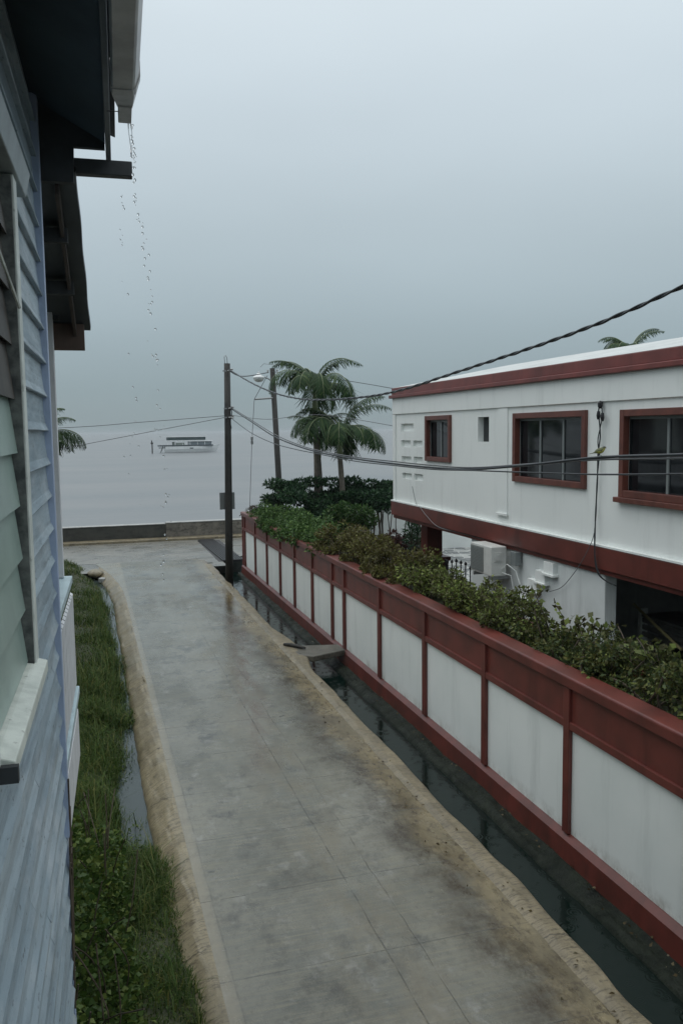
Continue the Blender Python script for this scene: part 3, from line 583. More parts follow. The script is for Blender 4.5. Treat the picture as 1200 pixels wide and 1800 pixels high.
b = MB(); b.tube([tuple(on_y(470, 660, 31.9)), tuple(on_y(447, 702, 31.9))], .012, 5); b.tube([tuple(on_y(447, 702, 31.9)), tuple(on_y(443, 770, 31.4)), tuple(on_y(439, 892, 30.4)), (5.9, 30.2, 0)], .012, 5); b.build('wire', M['grey_cable'], t)
p_ = on_y(443, 774, 31.4); b = MB(); b.lathe([(.02, -.16), (.05, -.13), (.05, -.02), (.025, 0), (.05, .02), (.05, .13), (.02, .16)], p_, 10); b.build('insulator', M['metal'], t)

# ================================================================== FOLIAGE
def leaf_faces(P, N, size, asp=.55, fold=.25, seed=0):
    """one folded four-corner leaf per point; N = leaf direction"""
    r = np.random.default_rng(seed); n = len(P); d = N/np.linalg.norm(N, axis=1)[:, None]
    a = r.normal(size=(n, 3)); s = np.cross(d, a); s /= np.linalg.norm(s, axis=1)[:, None]; u = np.cross(s, d)
    L = size*r.uniform(.6, 1.35, n)[:, None]; w = L*asp*.5
    V = np.stack([P, P+d*L*.45+s*w+u*L*fold*.5, P+d*L-u*L*.12, P+d*L*.45-s*w+u*L*fold*.5], 1).reshape(-1, 3)
    i = np.arange(n)[:, None]*4
    return V, np.concatenate([i+np.array([[0, 1, 2, 3]])], 0)
def clump_points(centers, radii, n, seed, shell=.55):
    r = np.random.default_rng(seed); c = r.integers(0, len(centers), n); d = r.normal(size=(n, 3)); d /= np.linalg.norm(d, axis=1)[:, None]
    rr = shell+(1-shell)*r.random(n)**.7; return centers[c]+d*radii[c]*rr[:, None], d
def shrub(name, label, cat, centers, radii, n, size, mat, seed, base, asp=.55, droop=-.2, group=None, stems=30, sr=.012):
    centers = np.asarray(centers, float); radii = np.asarray(radii, float)
    if radii.ndim == 1: radii = np.repeat(radii[:, None], 3, 1)
    t = thing(name, label, cat, base, group or ('hedge plants along the wall' if name == 'hedge_plant' else None))
    P, d = clump_points(centers, radii, n, seed); r = np.random.default_rng(seed+1)
    N = d*.8+r.normal(size=(n, 3))*.6+np.array([0, 0, droop]); V, Fq = leaf_faces(P, N, size, asp, seed=seed+2); mesh_np('foliage', V, Fq, mat, t)
    b = MB(); idx = r.choice(len(centers), stems)
    for k in idx:
        e_ = centers[k]+r.normal(size=3)*radii[k]*.45; e_[0] = max(e_[0], base[0]-.28) if name == 'hedge_plant' else e_[0]; s_ = np.array([max(e_[0], base[0]-.15) if name == 'hedge_plant' else e_[0]+r.normal()*.15, e_[1]+r.normal()*.25, base[2]]); m_ = (e_+s_)/2+r.normal(size=3)*.05
        b.tube(crom([s_, m_, e_], 4), [sr*1.3]*4+[sr]*4+[sr*.5], 5)
    b.build('stem', M['twig'], t); return t
def rowc(y0, y1, n, xr, zr, rr, seed):
    r = np.random.default_rng(seed); C = np.stack([r.uniform(*xr, n), r.uniform(y0, y1, n), r.uniform(*zr, n)], -1); R = np.stack([r.uniform(*rr, n), r.uniform(*rr, n)*1.25, r.uniform(*rr, n)*.85], -1); return C, R
C, R_ = rowc(21.6, 27.6, 60, (5.3, 6.0), (1.85, 2.22), (.16, .34), 1)
C2, R2 = rowc(19.4, 22.2, 34, (5.25, 6.0), (1.80, 2.30), (.16, .32), 2)
C3, R3 = rowc(20.5, 26.5, 30, (5.12, 5.3), (1.72, 1.95), (.10, .17), 3)
shrub('hedge_plant', 'bright green leafy vine spilling over the far end of the red wall', 'hedge', np.vstack([C, C2, C3]), np.vstack([R_, R2, R3]), 15000, .085, M['leaf_green'], 11, (5.7, 24, 1.72))
C, R_ = rowc(14.0, 19.6, 66, (5.3, 6.05), (1.86, 2.36), (.10, .28), 4)
C3, R3 = rowc(14, 19.5, 14, (5.18, 5.32), (1.86, 2.0), (.07, .13), 41)
shrub('hedge_plant', 'olive and bronze leaved hedge plant in front of the red column', 'hedge', np.vstack([C, C3]), np.vstack([R_, R3]), 14500, .066, M['leaf_bronze'], 12, (5.7, 17, 1.72), stems=60)
C, R_ = rowc(10.0, 14.2, 60, (5.36, 6.05), (1.84, 2.26), (.09, .24), 5)
shrub('hedge_plant', 'mixed yellow green and brown hedge plant below the air conditioner', 'hedge', C, R_, 13000, .06, M['leaf_mixed'], 13, (5.7, 12, 1.72), stems=60)
C, R_ = rowc(4.5, 8.6, 60, (5.46, 6.08), (1.80, 2.22), (.08, .22), 6)
C2, R2 = rowc(8.2, 10.2, 22, (5.5, 6.05), (1.76, 1.98), (.07, .17), 61); C = np.vstack([C, C2]); R_ = np.vstack([R_, R2])
shrub('hedge_plant', 'dark straggly hedge plant at the near end of the red wall', 'hedge', C, R_, 15500, .058, M['leaf_dark'], 14, (5.7, 7.5, 1.72), stems=110)
C, R_ = rowc(28.0, 29.0, 12, (5.35, 5.9), (1.85, 2.05), (.10, .2), 7)
shrub('dry_plant', 'small dry purplish plant on the far corner of the wall', 'plant', C, R_, 2600, .06, M['leaf_purple'], 15, (5.6, 28.5, 1.72), asp=.2, droop=.5)
r = np.random.default_rng(81); n = 260; Y = 5+24*r.random(n)**1.4; w_ = r.random(n) < .6; X = np.where(w_, r.uniform(4.92, 5.12, n), r.uniform(3.5, 4.05, n)); Z = np.where(w_, -.27, .02)
V, Fq = leaf_faces(np.stack([X, Y, Z], -1), np.stack([r.normal(size=n), r.normal(size=n), .15*r.random(n)], -1), .04, .6, .2, 82); o = mesh_np('leaf_litter', V, Fq, leafmat('fallen_leaf', [(0, (.04, .03, .015)), (.7, (.12, .09, .04)), (1, (.30, .28, .2))])); struct(o, 'stuff'); o['label'] = 'scattered fallen leaves along both edges of the drain'
# bare-ish sprays standing out above the near hedge
t = thing('hedge_spray', 'leggy sprigs of large wet leaves rising above the near hedge', 'plant', (5.8, 8.5, 1.8)); b = MB(); LP = []; LN = []
r = np.random.default_rng(77)
for px, py in [(955, 1035), (938, 1040), (975, 1062), (1012, 1090), (1030, 1088), (1045, 1094), (1062, 1105), (1085, 1100), (1020, 1110), (1118, 1120), (1140, 1128), (1165, 1135), (1190, 1150), (1000, 1105), (1098, 1140)]:
    e_ = on_x(px, py, 5.75+r.uniform(-.12, .18)); s_ = np.array([5.8+r.normal()*.08, e_[1]+r.uniform(-.3, .3), 1.9]); m_ = (e_+s_)/2+np.array([r.normal()*.05, r.normal()*.12, .06])
    pts = crom([s_, m_, e_], 6); b.tube(pts, [.010]*6+[.007]*6+[.003], 5)
    for k in range(16):
        q_ = pts[int(r.integers(5, 13))]; LP.append(q_+r.normal(size=3)*.025); LN.append(r.normal(size=3)+np.array([0, 0, .1]))
V, Fq = leaf_faces(np.array(LP), np.array(LN), .085, .7, seed=5); mesh_np('foliage', V, Fq, M['leaf_mixed'], t); b.build('stem', M['twig'], t)

# dark big shrub before the palms
r = np.random.default_rng(21); C = []; R_ = []
for k in range(120):
    x = r.uniform(6.2, 10.8); top = 2.62+.26*math.sin(x*3.1+.5)+.12*math.sin(x*7.7); zl = 1.0 if x < 8.2 else 2.15; C.append((x, r.uniform(26.0, 28.3), zl+(top-zl)*r.random()**.7)); R_.append(r.uniform(.20, .42))
for (px, py) in [(476, 846), (470, 872), (484, 892), (500, 850), (520, 845), (495, 870), (545, 842), (575, 843), (610, 841), (640, 846), (670, 848), (690, 850), (486, 850), (480, 875)]:
    C.append(tuple(on_y(px+8, py+5, 27.2+r.uniform(-.3, .3)))); R_.append(.24)
shrub('dark_shrub', 'large dense dark green shrub filling the corner below the palms', 'shrub', C, np.stack([np.array(R_)*1.5, R_, np.array(R_)*.55], -1), 38000, .125, M['leaf_deep'], 22, (8.3, 27.3, .05), asp=.40, droop=.1, sr=.018)
r = np.random.default_rng(23); C = [tuple(on_y(px, py, 24.0)+np.array([0, r.uniform(-.4, .4), 0])) for px, py in [(590, 905), (605, 900), (620, 902), (635, 905), (612, 915), (596, 920), (640, 912), (610, 930), (600, 940)]]
shrub('small_bush', 'smaller lighter green bush between the dark shrub and the white end wall', 'bush', C, [.30]*9, 3600, .10, M['leaf_lime'], 24, (7.4, 24, .05), sr=.02)
r = np.random.default_rng(25); C = [tuple(on_y(px, py, 22.5)) for px, py in [(690, 945), (705, 955), (720, 950), (735, 962), (700, 970), (745, 972), (725, 975)]]
shrub('red_shrub', 'low dark reddish plant in the yard beside the red column', 'plant', C, [.22]*7, 1500, .09, leafmat('maroon_leaf', [(0, (.03, .016, .014)), (1, (.07, .03, .024))]), 26, (9, 22.5, .05))
C = [tuple(on_y(px, py, 22)) for px, py in [(724, 925), (722, 940), (728, 950), (735, 930)]]
shrub('spiky_plant', 'thin upright plant against the white end wall beside the red beam', 'plant', C, np.array([[.12, .12, .35]]*4), 420, .22, M['leaf_deep'], 27, (9.3, 22, .05), asp=.14, droop=.5, stems=6)

# palms
def palm(name, label, base, crown, L, nf, seed, top_r=.11, curl=1.0, fr=None, group='palm trees'):
    r = np.random.default_rng(seed); base = np.array(base); crown = np.array(crown); t = thing(name, label, 'palm tree', tuple(base), group)
    mid = (base+crown)/2+np.array([.06, 0, 0]); b = MB(); pts = crom([base, mid, crown-np.array([0, 0, .55])], 8); b.tube(pts, list(np.linspace(top_r*1.5, top_r, len(pts))), 12); b.build('trunk', M['trunk'], t, True)
    b = MB(); b.tube([crown-np.array([0, 0, .6]), crown-np.array([0, 0, .35]), crown, crown+np.array([0, 0, .15])], [top_r*1.15, top_r*1.2, top_r*.8, top_r*.35], 12); b.build('crownshaft', M['shaft'], t, True)
    V = []; Fq = []; rb = MB()
    for f in range(nf):
        az = 2*math.pi*(f*.382+r.uniform(-.03, .03)) if fr is None else fr[f][0]; el = math.radians(32+56*((f*.618+.21) % 1)) if fr is None else math.radians(fr[f][1])
        Lf = L*r.uniform(.85, 1.15); n = 22; p = crown.copy(); ds = Lf/n; path = [p.copy()]; dirs = []; cur = (100+.95*math.degrees(el))*r.uniform(.92, 1.08)*curl
        if f % 4 == 1: el = math.radians(r.uniform(74, 86)); cur = r.uniform(95, 130); Lf *= .62
        for k in range(n):
            e_ = el-math.radians(cur)*(k/n)**1.3; d = np.array([math.cos(az)*math.cos(e_), math.sin(az)*math.cos(e_), math.sin(e_)]); p = p+d*ds; path.append(p.copy()); dirs.append(d)
        rb.tube(path, list(np.linspace(.022, .004, len(path))), 5, False)
        side = np.array([-math.sin(az), math.cos(az), 0]); tw = r.uniform(-.3, .3)
        for k in range(3, n):
            for q_ in (0, .5):
                u = (k+q_)/n; d = dirs[k]; o = path[k]*(1-q_)+path[k+1]*q_; up = np.cross(side, d); up = up if up[2] > 0 else up
                ll = Lf*.31*(1-abs(2*u-.95)**2.2*.75)*r.uniform(.6, 1.2)
                for s_ in (-1, 1):
                    dd = side*s_*.75+d*.62+up*(.42+tw*s_); dd /= np.linalg.norm(dd); m_ = o+dd*ll*.5; d2 = dd*.75+np.array([0, 0, -.58])+r.normal(size=3)*.2; d2 /= np.linalg.norm(d2); tip = m_+d2*ll*.6
                    w = np.cross(dd, up); w = w/np.linalg.norm(w)*.017*L/1.9; i = len(V)
                    V += [o-w*.5, o+w*.5, m_+w, m_-w, tip+w*.15, tip-w*.15]; Fq += [[i, i+1, i+2, i+3], [i+3, i+2, i+4, i+5]]
    fo = mesh_np('fronds', np.array(V), np.array(Fq), M['palm'], t); rb.build('rachis', M['shaft'], fo)
    return t
c1 = on_y(553, 692, 27.6); c2 = on_y(597, 775, 26.9)
palm('palm_tree', 'taller palm with arching drooping fronds beside the leaning pole', (c1[0]-.05, 27.6, 0), c1, 2.25, 16, 31, .085)
palm('palm_tree', 'shorter palm with arched fronds nearest the white house', (c2[0]+.05, 26.9, 0), c2, 2.3, 16, 36, .085)
c3 = on_y(560, 775, 28.4); palm('palm_tree', 'half hidden small palm behind the two other garden palms', (c3[0], 28.4, 0), c3, 1.7, 12, 37, .07)
c4 = on_y(70, 775, 28); palm('palm_tree', 'palm mostly hidden behind the boarded house, fronds showing past the post', (c4[0]-.1, 28, 0), c4, 1.8, 15, 39)
c5 = on_y(1105, 628, 24); palm('palm_tree', 'palm whose crown just tops the white roof on the right', (c5[0], 24, 0), c5, 1.45, 14, 41)

# grass verge
def blades(n, xr, yr, h, w, seed):
    r = np.random.default_rng(seed); X = r.uniform(*xr, n); Y = yr[0]+(yr[1]-yr[0])*r.random(n)**1.5; X = X+bend(Y); Z = gz(X, Y)
    keep = (Z > -.225-.085*r.random(n)**2) & ((vnoise(X, Y, 2.3, 50)+r.normal(size=n)*.25) > -.55); X, Y, Z = X[keep], Y[keep], Z[keep]; n = len(X)
    a = r.uniform(0, 6.28, n); pt = np.clip(.85+1.3*vnoise(X, Y, 2.2, 51)+.7*vnoise(X, Y, 6.0, 52), .25, 2.2); hh = h*r.uniform(.35, 1.25, n)*pt; lean = r.uniform(.25, 1.1, n)*hh; ww = w*r.uniform(.7, 1.4, n)
    P = np.stack([X, Y, Z-.01], -1); D = np.stack([np.cos(a), np.sin(a), 0*a], -1); S_ = np.stack([-np.sin(a), np.cos(a), 0*a], -1)*ww[:, None]; U = np.array([0, 0, 1.])
    m_ = P+U*hh[:, None]*.6+D*lean[:, None]*.3; tp = P+U*hh[:, None]*.85+D*lean[:, None]
    V = np.stack([P-S_, P+S_, m_+S_*.8, m_-S_*.8, tp+S_*.1, tp-S_*.1], 1).reshape(-1, 3); i = np.arange(n)[:, None]*6
    return V, np.concatenate([i+np.array([[0, 1, 2, 3]]), i+np.array([[3, 2, 4, 5]])])
V1, F1 = blades(75000, (-1.0, .74), (4.6, 17), .125, .0042, 61); V2, F2 = blades(36000, (-2.6, .66), (14, 31.2), .16, .008, 62)
V3, F3 = blades(5200, (-.8, .6), (5.0, 26), .34, .0052, 63)
o = mesh_np('grass', np.vstack([V1, V2, V3]), np.vstack([F1, F2+len(V1), F3+len(V1)+len(V2)]), M['grass']); struct(o, 'stuff'); o['label'] = 'wet green grass on the verge between house and gutter'
r = np.random.default_rng(71); n = 4200; Y = r.uniform(5.2, 24, n); X = r.uniform(-.7, .45, n)+bend(Y); k_ = vnoise(X, Y, 1.9, 72)+.3*vnoise(X, Y, 5, 73) > .10; X, Y = X[k_], Y[k_]
V, Fq = leaf_faces(np.stack([X, Y, gz(X, Y)+.03+.12*r.random(len(X))], -1), np.stack([r.normal(size=len(X)), r.normal(size=len(X)), .5+0*X], -1), .05, .42, .2, 74); o = mesh_np('verge_weeds', V, Fq, M['leaf_vine']); struct(o, 'stuff'); o['label'] = 'low broad leaved weeds scattered in the grass verge'
# broad-leaved creeper at the foot of the house corner
r = np.random.default_rng(66); n = 6500; Y = r.uniform(5.6, 9.6, n); X = -.40+.62*r.random(n)**1.3-(Y-7)*.01; top = .15+.85*np.clip(1-(X+.42)/.62, 0, 1)*(1-.5*sm(Y, 8, 9.6)); Z = top*(.35+.65*r.random(n)**.5)*(1+.35*vnoise(X, Y, 5.5, 68))
N = np.stack([.6+r.normal(size=n)*.6, r.normal(size=n)*.6-.3, .15+r.normal(size=n)*.5], -1); V, Fq = leaf_faces(np.stack([X, Y, Z], -1), N, .054, .85, .12, 67)
t = thing('creeper', 'broad leaved green creeper climbing at the foot of the boarded house corner', 'creeper', (-.2, 7, 0)); mesh_np('foliage', V, Fq, M['leaf_vine'], t)
b = MB()
for k in range(34):
    x, y = r.uniform(-.40, .15), r.uniform(5.6, 9.3); b.tube(crom([(x, y, -.1), (x+r.normal()*.08, y+r.normal()*.15, .4), (x+r.normal()*.12, y+r.normal()*.2, .85)], 4), .006, 5)
for k in range(7):
    p0 = hp(-.42, 5.5, -3.2-.1*k); b.tube(crom([p0, hp(-.41, 5.52+r.normal()*.05, -2.9+r.normal()*.1), hp(-.40, 5.5+r.normal()*.04, -2.45+r.normal()*.2)], 4), .006, 5)
b.build('stem', M['twig'], t)
for (px, py, s_, lab) in [(180, 1018, .13, 'pale stone lying at the bend of the gutter near the kerb end'), (157, 1122, .12, 'flat pale broken block lying in the grass verge')]:
    d = ray(px, py); p = EYE+d*((-.08-EYE[2])/d[2]); b = MB(); rr = random.Random(px)
    b.prism([(p[0]+s_*math.cos(a)*rr.uniform(.7, 1.1), p[1]+s_*1.5*math.sin(a)*rr.uniform(.7, 1.1)) for a in [i*math.pi/4 for i in range(8)]], p[2]-.1, p[2]+.04, 'z'); tag(b.build('stone', M['cap'], bevel=.02), lab, 'stone')
b = MB()
for k in range(10):
    a = k*.63; b.lathe([(.02, -.1), (.16, -.05), (.19, .03), (.10, .10), (.01, .12)], (.12+.12*math.cos(a)*.6, 29.2+.22*math.sin(a), -.02), 9)
tag(b.build('rubble_mound', M['kerb'], smooth=True), 'rounded ochre concrete lump where the kerb meets the grass', 'concrete lump')

# ================================================================== BOARDED HOUSE (left)
bh = thing('boarded_house', 'pale blue clapboard house with louvre window and veranda at the left edge', 'house', (-.6, 3, 0))
HB = lambda: MB(hp)
WX0 = -.45; Y0, Y1 = -1.2, 5.5; wy0, wy1, wz0, wz1 = 2.74, 4.0, -1.05, 1.12
b = HB(); z = -4.9; rr = random.Random(4)
while z < 2.02:
    z2 = min(z+.205, 2.04); h = z2-z; segs = [(Y0, Y1)]
    if z2 > wz0-.03 and z < wz1+.05: segs = [(Y0, wy0), (wy1, Y1)]
    off = rr.uniform(-.003, .003)
    for a, c in segs:
        cuts = [a]
        while c-cuts[-1] > 2.6: cuts.append(cuts[-1]+rr.uniform(1.4, 2.5))
        cuts.append(c)
        for ca, cb in zip(cuts[:-1], cuts[1:]):
            n = max(2, int((cb-ca)/.25)); ys_ = np.linspace(ca+(.0015 if ca > a else 0), cb, n+1); w = np.cumsum([rr.uniform(-.0018, .0018) for _ in ys_]); w = w-np.mean(w)
            vs = []
            for y, d in zip(ys_, w):
                e_ = rr.uniform(-.0012, .0012); vs += [(WX0+.000, y, z2+.014), (WX0+.007+off, y, z+h*.55+d), (WX0+.015+off, y, z+h*.22+d), (WX0+.030+off+e_, y, z+.010+d), (WX0+.033+off+e_, y, z+.004+d), (WX0+.030+off, y, z-.001+d), (WX0-.004, y, z+.002+d)]
            b.add(vs, [[i*7+q_, (i+1)*7+q_, (i+1)*7+q_+1, i*7+q_+1] for i in range(n) for q_ in range(6)])
    z += .205
b.build('clapboard_wall', M['grey_board'], bh)
b = HB(); b.box(-3.2, WX0-.01, Y0, wy0-.02, -4.9, 2.0); b.box(-3.2, WX0-.01, wy1+.02, Y1-.04, -4.9, 2.0); b.box(-3.2, WX0-.01, wy0-.019, wy1+.019, -4.9, wz0-.02); b.box(-3.2, WX0-.01, wy0-.019, wy1+.019, wz1+.02, 2.0); b.box(-3.2, -.9, wy0-.018, wy1+.018, wz0-.019, wz1+.019)
b.build('wall_core', M['louvre_dark'], bh)
b = HB(); b.box(WX0-.02, WX0+.045, Y1-.0, Y1+.075, -2.62, 2.03); b.box(WX0-.02, WX0+.03, Y1+.01, Y1+.06, -4.9, -2.625); b.build('corner_board', M['trim'], bh, bevel=.004)
# window: casing, header, sill, louvres
win = HB(); win.box(WX0-.03, WX0+.048, wy1-.03, wy1+.085, wz0, wz1); win = win.build('window', M['off_white'], bh, bevel=.005)
b = HB(); b.box(WX0-.03, WX0+.048, wy0-.085, wy0+.03, wz0, wz1); b.build('jamb', M['off_white'], win, bevel=.005)
b = HB(); b.box(WX0-.02, WX0+.040, wy1-.052, wy1-.032, wz0+.01, wz1-.01); b.build('stop_strip', painted('peeling_black_strip', (.045, .05, .05), (.30, .32, .30), .5, 12, .6), win)
b = HB(); b.prism([(WX0-.05, -1.02), (WX0+.03, -1.035), (WX0+.088, -1.052), (WX0+.088, -1.105), (WX0-.05, -1.10)], wy0+.06, wy1+.06); b.build('sill', M['sill'], win, bevel=.005)
b = HB(); b.box(WX0-.02, WX0+.098, wy0+.03, wy0+.058, -1.115, -1.06); b.build('sill_end', M['dark_wood'], win)
b = HB(); b.prism([(WX0-.01, wz1+.002), (WX0+.062, wz1+.002), (WX0+.085, wz1+.11), (WX0+.075, wz1+.13), (WX0-.01, wz1+.15)], wy0-.4, wy1+.36); b.build('header', painted('header_board', (.28, .33, .35), (.16, .19, .2), .6, 5, .5), win, bevel=.005)
for k in range(9):
    zz = wz0+.03+k*.235
    b = HB(); b.add([(WX0+.002, wy0+.035, zz), (WX0+.014, wy0+.035, zz-.002), (WX0+.014, wy1-.056, zz-.002), (WX0+.002, wy1-.056, zz), (WX0-.024, wy0+.035, zz+.24), (WX0-.015, wy0+.035, zz+.245), (WX0-.015, wy1-.056, zz+.245), (WX0-.024, wy1-.056, zz+.24)], [[0, 1, 2, 3], [1, 5, 6, 2], [0, 3, 7, 4], [0, 4, 5, 1], [2, 6, 7, 3], [4, 7, 6, 5]])
    b.build('louvre', M['green_glass'] if k < 5 else M['louvre_dark'], win)
# a loose rod across the upper window
b = HB(); b.tube([hp(WX0+.02, 3.2, .62), hp(WX0+.055, 4.02, .66)], .006, 5); b.T = None
b = MB(); b.tube([hp(WX0+.03, 3.0, .80), hp(WX0+.05, 3.95, .55)], .007, 5); b.build('stay_rod', M['off_white'], win)
# eaves
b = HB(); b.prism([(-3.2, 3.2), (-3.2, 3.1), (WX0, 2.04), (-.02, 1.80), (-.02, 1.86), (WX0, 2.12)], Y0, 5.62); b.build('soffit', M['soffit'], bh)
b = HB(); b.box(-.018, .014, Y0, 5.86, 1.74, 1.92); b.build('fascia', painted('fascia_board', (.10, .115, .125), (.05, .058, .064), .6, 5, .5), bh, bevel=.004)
b = HB(); b.box(-.21, -.022, 5.60, 5.64, 1.765, 1.925); b.build('eave_end_board', M['dark_wood'], bh)
b = HB(); b.prism([(-3.3, 3.36), (-3.3, 3.30), (.03, 1.94), (.045, 1.935), (.045, 1.96)], Y0, 5.9); b.build('main_roof', M['roof_sheet'], bh)
b = HB(); b.box(-.46, .142, 5.68, 5.76, 1.632, 1.725); b.build('outrigger', M['dark_wood'], bh, bevel=.006)
b = HB(); b.prism([(-1.2, 1.55), (-.215, 1.55), (-.205, 1.90), (-.44, 2.07), (-1.2, 2.36)], 5.60, 5.66); b.build('gable_board', M['dark_wood'], bh)
# rain gutter
t = thing('rain_gutter', 'stained white plastic rain gutter under the eave ending in a dripping spout', 'gutter', hp(.08, 3, 1.65))
gp = [(.022, 1.73), (.022, 1.615), (.03, 1.60), (.118, 1.60), (.13, 1.61), (.150, 1.665), (.152, 1.73), (.146, 1.73), (.143, 1.668), (.125, 1.616), (.115, 1.606), (.034, 1.606), (.028, 1.618), (.028, 1.73)]
b = HB(); b.prism(gp, Y0, 4.22); b.build('trough', M['gutter'], t, bevel=.002)
b = HB(); b.prism([(.018, 1.735), (.018, 1.61), (.028, 1.594), (.121, 1.594), (.135, 1.606), (.157, 1.665), (.157, 1.735)], 4.20, 4.26)
b.add([(.020, 4.262, 1.73), (.022, 4.262, 1.60), (.128, 4.262, 1.598), (.155, 4.262, 1.665), (.155, 4.262, 1.73), (.050, 4.47, 1.72), (.050, 4.47, 1.615), (.122, 4.47, 1.612), (.14, 4.44, 1.66), (.14, 4.44, 1.72)], [[0, 1, 6, 5], [1, 2, 7, 6], [2, 3, 8, 7], [3, 4, 9, 8], [4, 0, 5, 9], [5, 6, 7, 8, 9]])
b.build('end_piece', M['gutter'], t)
b = HB(); b.box(.054, .120, 4.44, 4.66, 1.603, 1.66); b.build('spout', M['gutter'], t, bevel=.004)
b = MB(); b.tube([hp(.0, 4.58, 1.63), hp(.06, 4.58, 1.632)], .0025, 5); b.build('tie_wire', M['iron'], t)
# veranda on the seaward end
b = HB()
n = 16
for i in range(n*2):
    y_a, y_b = 5.66+1.82*i/(n*2), 5.66+1.82*(i+1)/(n*2); za = lambda y: 1.63-.42*(y-5.66); e_a, e_b = -.205+.0*(i % 2), -.205
    b.quad((-3.0, y_a, za(y_a)+.0), (e_a-.003*math.sin(i*.55), y_a, za(y_a)), (e_b-.003*math.sin((i+1)*.55), y_b, za(y_b)), (-3.0, y_b, za(y_b)))
    b.quad((-3.0, y_a, za(y_a)+.03), (-3.0, y_b, za(y_b)+.03), (e_b+.004-.003*math.sin((i+1)*.55), y_b, za(y_b)+.03), (e_a+.004-.003*math.sin(i*.55), y_a, za(y_a)+.03))
    b.quad((e_a-.003*math.sin(i*.55), y_a, za(y_a)), (e_a+.004-.003*math.sin(i*.55), y_a, za(y_a)+.03), (e_b+.004-.003*math.sin((i+1)*.55), y_b, za(y_b)+.03), (e_b-.003*math.sin((i+1)*.55), y_b, za(y_b)))
b.build('veranda_roof', M['roof_sheet'], bh)
b = HB()
for (yy, w) in ((6.15, .07), (6.75, .07)):
    zz = 1.60-.42*(yy-5.66); b.box(-3.0, -.29, yy-w/2, yy+w/2, zz-.10, zz-.004)
b.build('purlin', M['dark_wood'], bh)
b = HB(); b.prism([(5.70, 1.50), (5.70, 1.60), (7.36, .90), (7.36, .80)], -.335, -.31, 'x'); b.build('rafter', painted('damp_rafter', (.05, .036, .03), (.025, .02, .017), .6, 5, .6), bh)
b = HB(); b.box(-3.0, -.25, 7.36, 7.42, .69, .905); b.build('eave_board', M['brown_wall'], bh, bevel=.004)
b = HB(); b.box(-3.0, -.44, 7.26, 7.36, .92, 1.04); b.build('eave_beam', M['dark_wood'], bh)
b = HB(); b.box(-.555, -.487, 7.22, 7.30, -1.19, 1.02); b.build('veranda_post', M['slat'], bh, bevel=.006)
b = HB(); b.box(-.60, -.427, 5.58, 7.34, -1.255, -1.195); b.box(-3.0, -.601, 7.25, 7.34, -1.255, -1.195); b.build('cap_rail', M['rail_blue'], bh, bevel=.006)
for k in range(13):
    yy = 5.66+k*.135; b = HB(); b.prism([(-.452, -2.14), (-.432, -2.14), (-.432, -1.36), (-.452, -1.345)], yy, yy+.108); b.build('baluster', M['slat'], bh)
b = HB(); b.box(-.60, -.408, 5.58, 7.34, -2.215, -2.15); b.build('lower_rail', M['rail_blue'], bh, bevel=.006)
b = HB(); b.box(-.60, -.43, 5.58, 7.30, -2.33, -2.225); b.build('shadow_gap_board', M['dark_wood'], bh)
b = HB(); b.box(-3.0, -.424, 5.58, 7.31, -2.75, -2.34); b.build('floor_fascia', M['slat'], bh, bevel=.006)
for q_ in (-.62, -2.9):
    b = HB(); b.box(q_, q_+.09, 7.1, 7.2, -4.9, -2.755); b.build('stilt', M['slat'], bh)
# drips and falling water from the spout
def sphere(b, c, r, st=1.0):
    prof = [(r*math.sin(a), -r*st*math.cos(a)) for a in np.linspace(.15, math.pi-.15, 6)]; b.lathe(prof, c, 8)
b = MB(); rr = random.Random(9)
main = [(232, 220), (234, 260), (236, 300), (238, 350), (246, 400), (256, 450), (265, 520), (270, 570), (276, 650), (283, 740), (290, 850), (290, 960), (284, 1040)]
side = [(216, 340), (212, 400), (216, 470), (222, 560), (228, 640), (244, 760), (220, 820), (252, 900)]
for path, n, sc in ((main, 105, 1.0), (side, 26, .8)):
    for k in range(n):
        u = rr.random()**(1.25 if path is main else 1.0)*(len(path)-1); i = min(int(u), len(path)-2); f = u-i; px = path[i][0]*(1-f)+path[i+1][0]*f+rr.gauss(0, 1.2+6.0*u/len(path)); py = path[i][1]*(1-f)+path[i+1][1]*f+rr.uniform(-8, 8)
        d = ray(px, py); p = EYE+d*(rr.uniform(4.45, 4.75)/d[1]); sphere(b, p, rr.uniform(.0028, .0068)*sc, rr.uniform(1, 1.4))
for s_ in (-1, 1):
    b.tube([hp(.11+.006*s_, 4.655, 1.61), hp(.112+.008*s_, 4.66, 1.56), hp(.113+.004*s_, 4.66, 1.50), hp(.114, 4.66, 1.44)], [.004, .003, .004, .002], 6)
o = b.build('falling_water', M['drop'], smooth=True); struct(o, 'stuff'); o['label'] = 'stream of rain water drops falling from the gutter spout'

# neighbouring house on the left, hidden behind the boarded one but mirrored in the tinted panes
nb = thing('neighbour_house', 'dark boarded house beyond the veranda, hidden but mirrored in the tinted windows', 'house', (-5, 20, 0))
b = MB(); b.box(-9, -3.2, 11, 27, .9, 6.2); b.build('wall', M['brown_wall'], nb)
b = MB(); b.prism([(-9.6, 6.2), (-2.6, 6.2), (-6.1, 8.4)], 10.6, 27.4); b.build('roof', M['roof_sheet'], nb)
for y in np.arange(12.5, 26, 3.2):
    b = MB(); b.box(-3.22, -3.16, y, y+1.2, 3.9, 5.4); b.build('window', M['off_white'], nb)
b = MB(); b.box(-3.19, -2.5, 11, 27, 2.9, 3.0)
for y in np.arange(11, 27, .25): b.box(-2.55, -2.51, y, y+.1, 3.001, 3.85)
b.build('balcony', M['slat'], nb)

